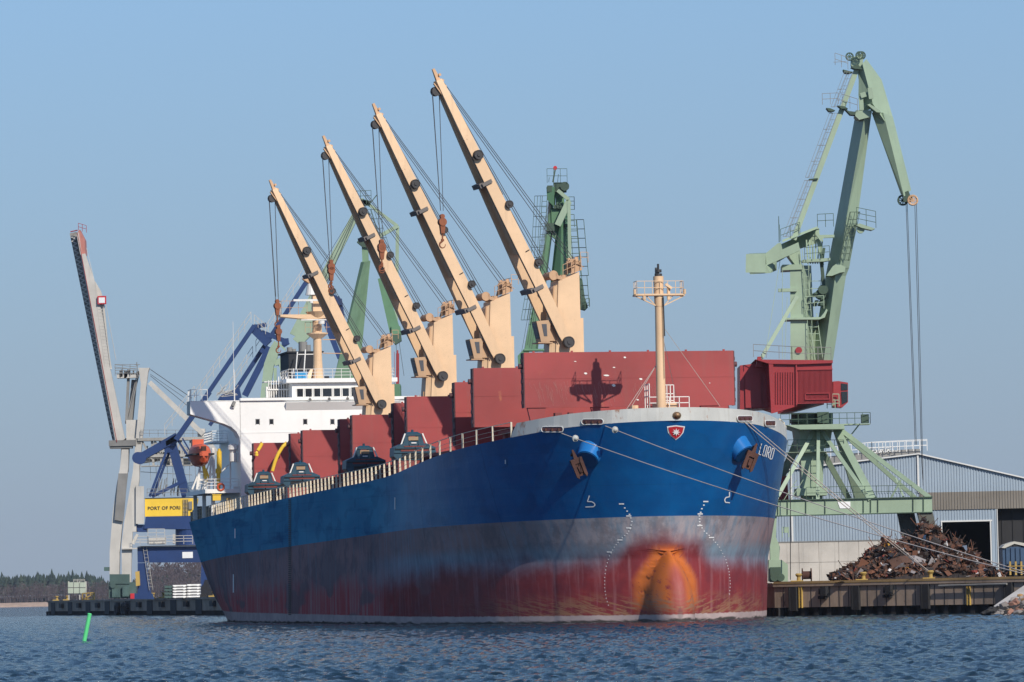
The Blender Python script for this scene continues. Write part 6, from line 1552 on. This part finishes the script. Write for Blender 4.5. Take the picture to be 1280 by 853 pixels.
def rock(c, s, mi):
    bm = bmesh.new(); bmesh.ops.create_icosphere(bm, subdivisions=1, radius=s)
    n0 = len(mb.v); sx_, sy_, sz_ = rs.uniform(.8,1.5), rs.uniform(.7,1.2), rs.uniform(.5,.9); rt = Matrix.Rotation(rs.uniform(0,6.3),3,'Z')
    for v in bm.verts: q = rt@Vector((v.co.x*sx_,v.co.y*sy_,v.co.z*sz_))*(1+rs.uniform(-.28,.22)); mb.v.append(tuple(q+c))
    for f in bm.faces: mb.f.append(tuple(n0+v.index for v in f.verts)); mb.m.append(mi)
    bm.free()
for k in range(620):
    i = rs.choice((0,1,1,2,2,3)); u = rs.random(); f = rs.random()**.7
    p = sl_pts(i,f).lerp(sl_pts(i+1,f), u)
    if f < .12: continue
    rock(p+Vector((0,0,.05)), rs.choice((.18,.25,.33,.45)), rs.choices((0,1,2,3),(5,3,1 if p.z > .5 else 8,1))[0])
for k in range(46): q = at(1236,767,YE); rock(Vector((q.x+rs.uniform(-.6,2.6), q.y+rs.uniform(-3,2), rs.uniform(-.1,.5))), rs.uniform(.18,.35), 2)
tag(mb.build('shore_rocks', rk), 'rough boulders on the slope at the right edge of the water', 'rocks', kind='stuff')

# ------------------------------------------------------------------ mooring ropes
def rope(name, pts, label, sag=.0, r=.032, guards=()):
    mb = MB(); (a, c) = pts; n_ = 24; P = []
    for i in range(n_+1):
        u = i/n_; p = a.lerp(c, u); p.z -= sag*4*u*(1-u); P.append(p)
    mb.path(P, r, n=6); o = mb.build(name, M['mooring'], None); tag(o, label, 'mooring rope', 'mooring ropes from the bow')
    for u in guards:
        i = u*n_; p = P[int(i)].lerp(P[int(i)+1], i-int(i)); d = (P[int(i)+1]-P[int(i)]).normalized()
        m2 = MB(); m2.tube(p-d*.05, p+d*.05, .27, .27, n=18); m2.tube(p+d*.05, p+d*.25, .22, .10, n=14); g = m2.build('rat_guard', M['greywhite'], None); g.parent = o
    return o
def H(px, py): p, _ = hit2(px, py, .05); return s2w(p)
e1 = at(1300, 722.5, 322); e1b = at(1300, 721.2, 324)
rope('mooring_rope', (H(702,541.5), e1), 'long mooring rope from the left bow fairlead, lower of the pair', .55, .038, (.034,))
rope('mooring_rope', (H(757,532.5), e1b), 'long mooring rope starting left of the bow emblem, upper of the pair', .35, .038, (.025,))
s, _ = fpx(1152, 722); eb = onwall(A0,d1,n1,s,-.9,QZ+.6)
rope('mooring_rope', (H(928,526.5), eb), 'steep mooring rope from the right bow fairlead to the bollard, outer strand', .15, .036)
rope('mooring_rope', (H(933,526.5), eb+Vector((.25,.1,-.05))), 'steep mooring rope from the right bow fairlead, inner strand', .08, .036)

# ------------------------------------------------------------------ green spar buoy
t_ = thing('spar_buoy', 'thin bright green spar buoy leaning in the water at lower left', 'buoy', ground(105, 300, 0)); a = at(104.3,807,300); c = at(112,768,300)
mb = MB(); mb.tube(a-(c-a)*.25, c, .14, .13, n=14); mb.build('spar', M['spar'], t_, smooth=True)
mb = MB(); mb.tube(c, c+(c-a)*.03, .15, .11, n=14); mb.build('cap', M['spar'], t_)

# ------------------------------------------------------------------ far shore
rs2 = random.Random(5)
def ridge(px): return lerp([(-500,6),(0,7),(60,8),(120,7),(170,7),(210,12),(260,15),(330,14),(500,10),(900,8)], px)
Ysh = 3300
mb = MB()
xs_ = list(range(-1500, 1500, 25)); rows_ = []
for j, (Yd, f) in enumerate(((0,0),(25,.05),(90,.35),(300,1.0),(1500,1.4))):
    row = []
    for px_ in xs_: q = ground(px_, Ysh+Yd); row.append((q.x, q.y, -.5 if j == 0 else f*ridge(px_)*.9+.3))
    rows_.append(row)
for r0, r1 in zip(rows_[:-1], rows_[1:]):
    for i in range(len(xs_)-1): mb.poly([r0[i],r0[i+1],r1[i+1],r1[i]])
shm = paint('shore_ground', (.10,.085,.06), .95, .3, 0); tag(mb.build('far_shore', shm), kind='structure')
mb = MB()
for i in range(260):
    px_ = rs2.uniform(-120,62); q = ground(px_, Ysh-5); w_ = rs2.uniform(5,16); mb.hexa([(q.x-w_,q.y-6,-.3),(q.x+w_,q.y-6,-.3),(q.x+w_,q.y+12,-.3),(q.x-w_,q.y+12,-.3),(q.x-w_*.8,q.y,rs2.uniform(.5,1.4)),(q.x+w_*.8,q.y,rs2.uniform(.5,1.4)),(q.x+w_*.8,q.y+14,3),(q.x-w_*.8,q.y+14,3)])
tag(mb.build('beach', paint('sand', (.42,.30,.22), .95, .2, 0)), kind='structure')
fmat = [paint('conifer_dark', (.018,.036,.026), .9, .4, 0), paint('conifer_light', (.032,.052,.032), .9, .4, 0), paint('bare_wood', (.065,.045,.048), .95, .35, 0), paint('bare_wood_pale', (.105,.085,.085), .95, .3, 0)]
mb = MB()
def conifer(q, h, mi):
    n_ = 6; r0 = h*rs2.uniform(.24,.38)
    for k in range(n_):
        z0 = q.z+h*(.12+.86*k/n_); z1 = q.z+h*(.12+.86*(k+1.7)/n_); r = r0*(1-k/n_)*rs2.uniform(.8,1.25); m_ = 7; a0 = rs2.random()*6
        ap_ = Vector((q.x+rs2.uniform(-.2,.2), q.y, min(z1,q.z+h)))
        P = [Vector((q.x+math.cos(a0+i*6.283/m_)*r*rs2.uniform(.55,1.3), q.y+math.sin(a0+i*6.283/m_)*r, z0-rs2.uniform(0,.06)*h)) for i in range(m_)]
        for i in range(m_): mb.poly([P[i],P[(i+1)%m_],ap_],mi)
for i in range(2900):
    px_ = rs2.uniform(-480,210) if rs2.random() < .8 else rs2.uniform(210,560)
    Yd = Ysh+rs2.uniform(90,420); q = ground(px_, Yd, 2+ridge(px_)*.75)
    hh = rs2.uniform(13,16.5)*(1.0 if rs2.random() < .96 else 1.2)*lerp([(-300,1),(110,1.0),(128,.85),(136,.55),(150,.7),(500,.8)], px_)
    conifer(q, hh, rs2.choice((0,0,1)))
tag(mb.build('conifer_wood', fmat), 'dark conifer wood along the far shore at left', 'forest', kind='stuff')
mb = MB()
def bare(q, h, mi, n_=26):
    mb.bar(q, q+Vector((rs2.uniform(-.5,.5),0,h*.9)), .35, .35, w2=.08, h2=.08, mi=3 if rs2.random() < .35 else 2)
    for k in range(n_):
        f = rs2.uniform(.25,1); r = h*.26*math.sin(min(1,f*1.0)*2.6+.3); a = rs2.random()*6.28
        c = q+Vector((math.cos(a)*r*rs2.random(), math.sin(a)*r*rs2.random(), h*f)); s_ = h*rs2.uniform(.04,.1)
        d = Vector((math.cos(a)*.6, math.sin(a)*.6, 1)).normalized()*s_
        w_ = Vector((rs2.uniform(.1,.45)*s_,0,0)); mb.poly([c-w_, c+w_, c+d*1.2], mi)
for i in range(2500):
    if rs2.random() < .68: px_ = rs2.uniform(-480,560); h = rs2.uniform(9,14.5); Yd = Ysh+rs2.uniform(15,60)
    else: px_ = rs2.uniform(176,480); h = rs2.uniform(16,27); Yd = Ysh+rs2.uniform(60,300)
    bare(ground(px_, Yd, ridge(px_)*.35), h, 2 if rs2.random() < .8 else 3)
tag(mb.build('bare_wood', fmat), 'brown leafless trees in front of the conifers on the far shore', 'woodland', kind='stuff')

# ------------------------------------------------------------------ spring haze over the water
mb = MB(); mb.box((-2600,-60,-1.9),(2600,5200,95))
m, nt, b = newmat('haze_air'); nt.nodes.remove(b); pv = nt.nodes.new('ShaderNodeVolumePrincipled')
pv.inputs['Color'].default_value = (.80,.88,1,1); pv.inputs['Density'].default_value = .00004; pv.inputs['Anisotropy'].default_value = .2
nt.links.new(pv.outputs[0], nt.nodes['Material Output'].inputs['Volume'])
tag(mb.build('haze', m), kind='stuff')
# ------------------------------------------------------------------ parts that came out as a few far-apart pieces become one object per piece
def pieces_of(me):
    nv = len(me.vertices)
    if nv > 60000 or not me.polygons: return None
    par = list(range(nv))
    def find(a):
        while par[a] != a: par[a] = par[par[a]]; a = par[a]
        return a
    for e in me.edges:
        a, b_ = find(e.vertices[0]), find(e.vertices[1])
        if a != b_: par[a] = b_
    root = np.array([find(i) for i in range(nv)]); ids, isl = np.unique(root, return_inverse=True)
    k = len(ids)
    if k < 2 or k > 700: return None
    co = np.empty(nv*3, np.float32); me.vertices.foreach_get('co', co); co = co.reshape(-1, 3)
    lo = np.full((k,3), 1e9); hi = np.full((k,3), -1e9); np.minimum.at(lo, isl, co); np.maximum.at(hi, isl, co)
    side = (hi-lo).max(axis=1); g = list(range(k))
    def gf(a):
        while g[a] != a: g[a] = g[g[a]]; a = g[a]
        return a
    for i in range(k):
        gap = np.linalg.norm(np.maximum(0, np.maximum(lo-hi[i], lo[i]-hi)), axis=1)
        for j in np.nonzero(gap <= np.maximum(.5*np.maximum(side, side[i]), .02))[0]:
            a, b_ = gf(i), gf(int(j))
            if a != b_: g[a] = b_
    lab = np.array([gf(i) for i in range(k)]); u, lab = np.unique(lab, return_inverse=True)
    return lab[isl] if 1 < len(u) <= 9 else None
by_mesh = {}
for o in list(scene.objects):
    if o.type == 'MESH' and o.parent is not None and o.get('kind') is None: by_mesh.setdefault(o.data, []).append(o)
for me, obs in by_mesh.items():
    lab = pieces_of(me)
    if lab is None: continue
    n_ = int(lab.max())+1; cnt = np.bincount(lab); order = np.argsort(-cnt); parts = []
    for q in order:
        bm = bmesh.new(); bm.from_mesh(me); bm.verts.ensure_lookup_table()
        bmesh.ops.delete(bm, geom=[v for v in bm.verts if lab[v.index] != q], context='VERTS')
        m_ = me.copy(); bm.to_mesh(m_); bm.free(); m_.name = me.name; parts.append(m_)
    for o in obs:
        o.data = parts[0]
        for m_ in parts[1:]:
            c = o.copy(); c.data = m_; COL.objects.link(c); c.parent = o.parent
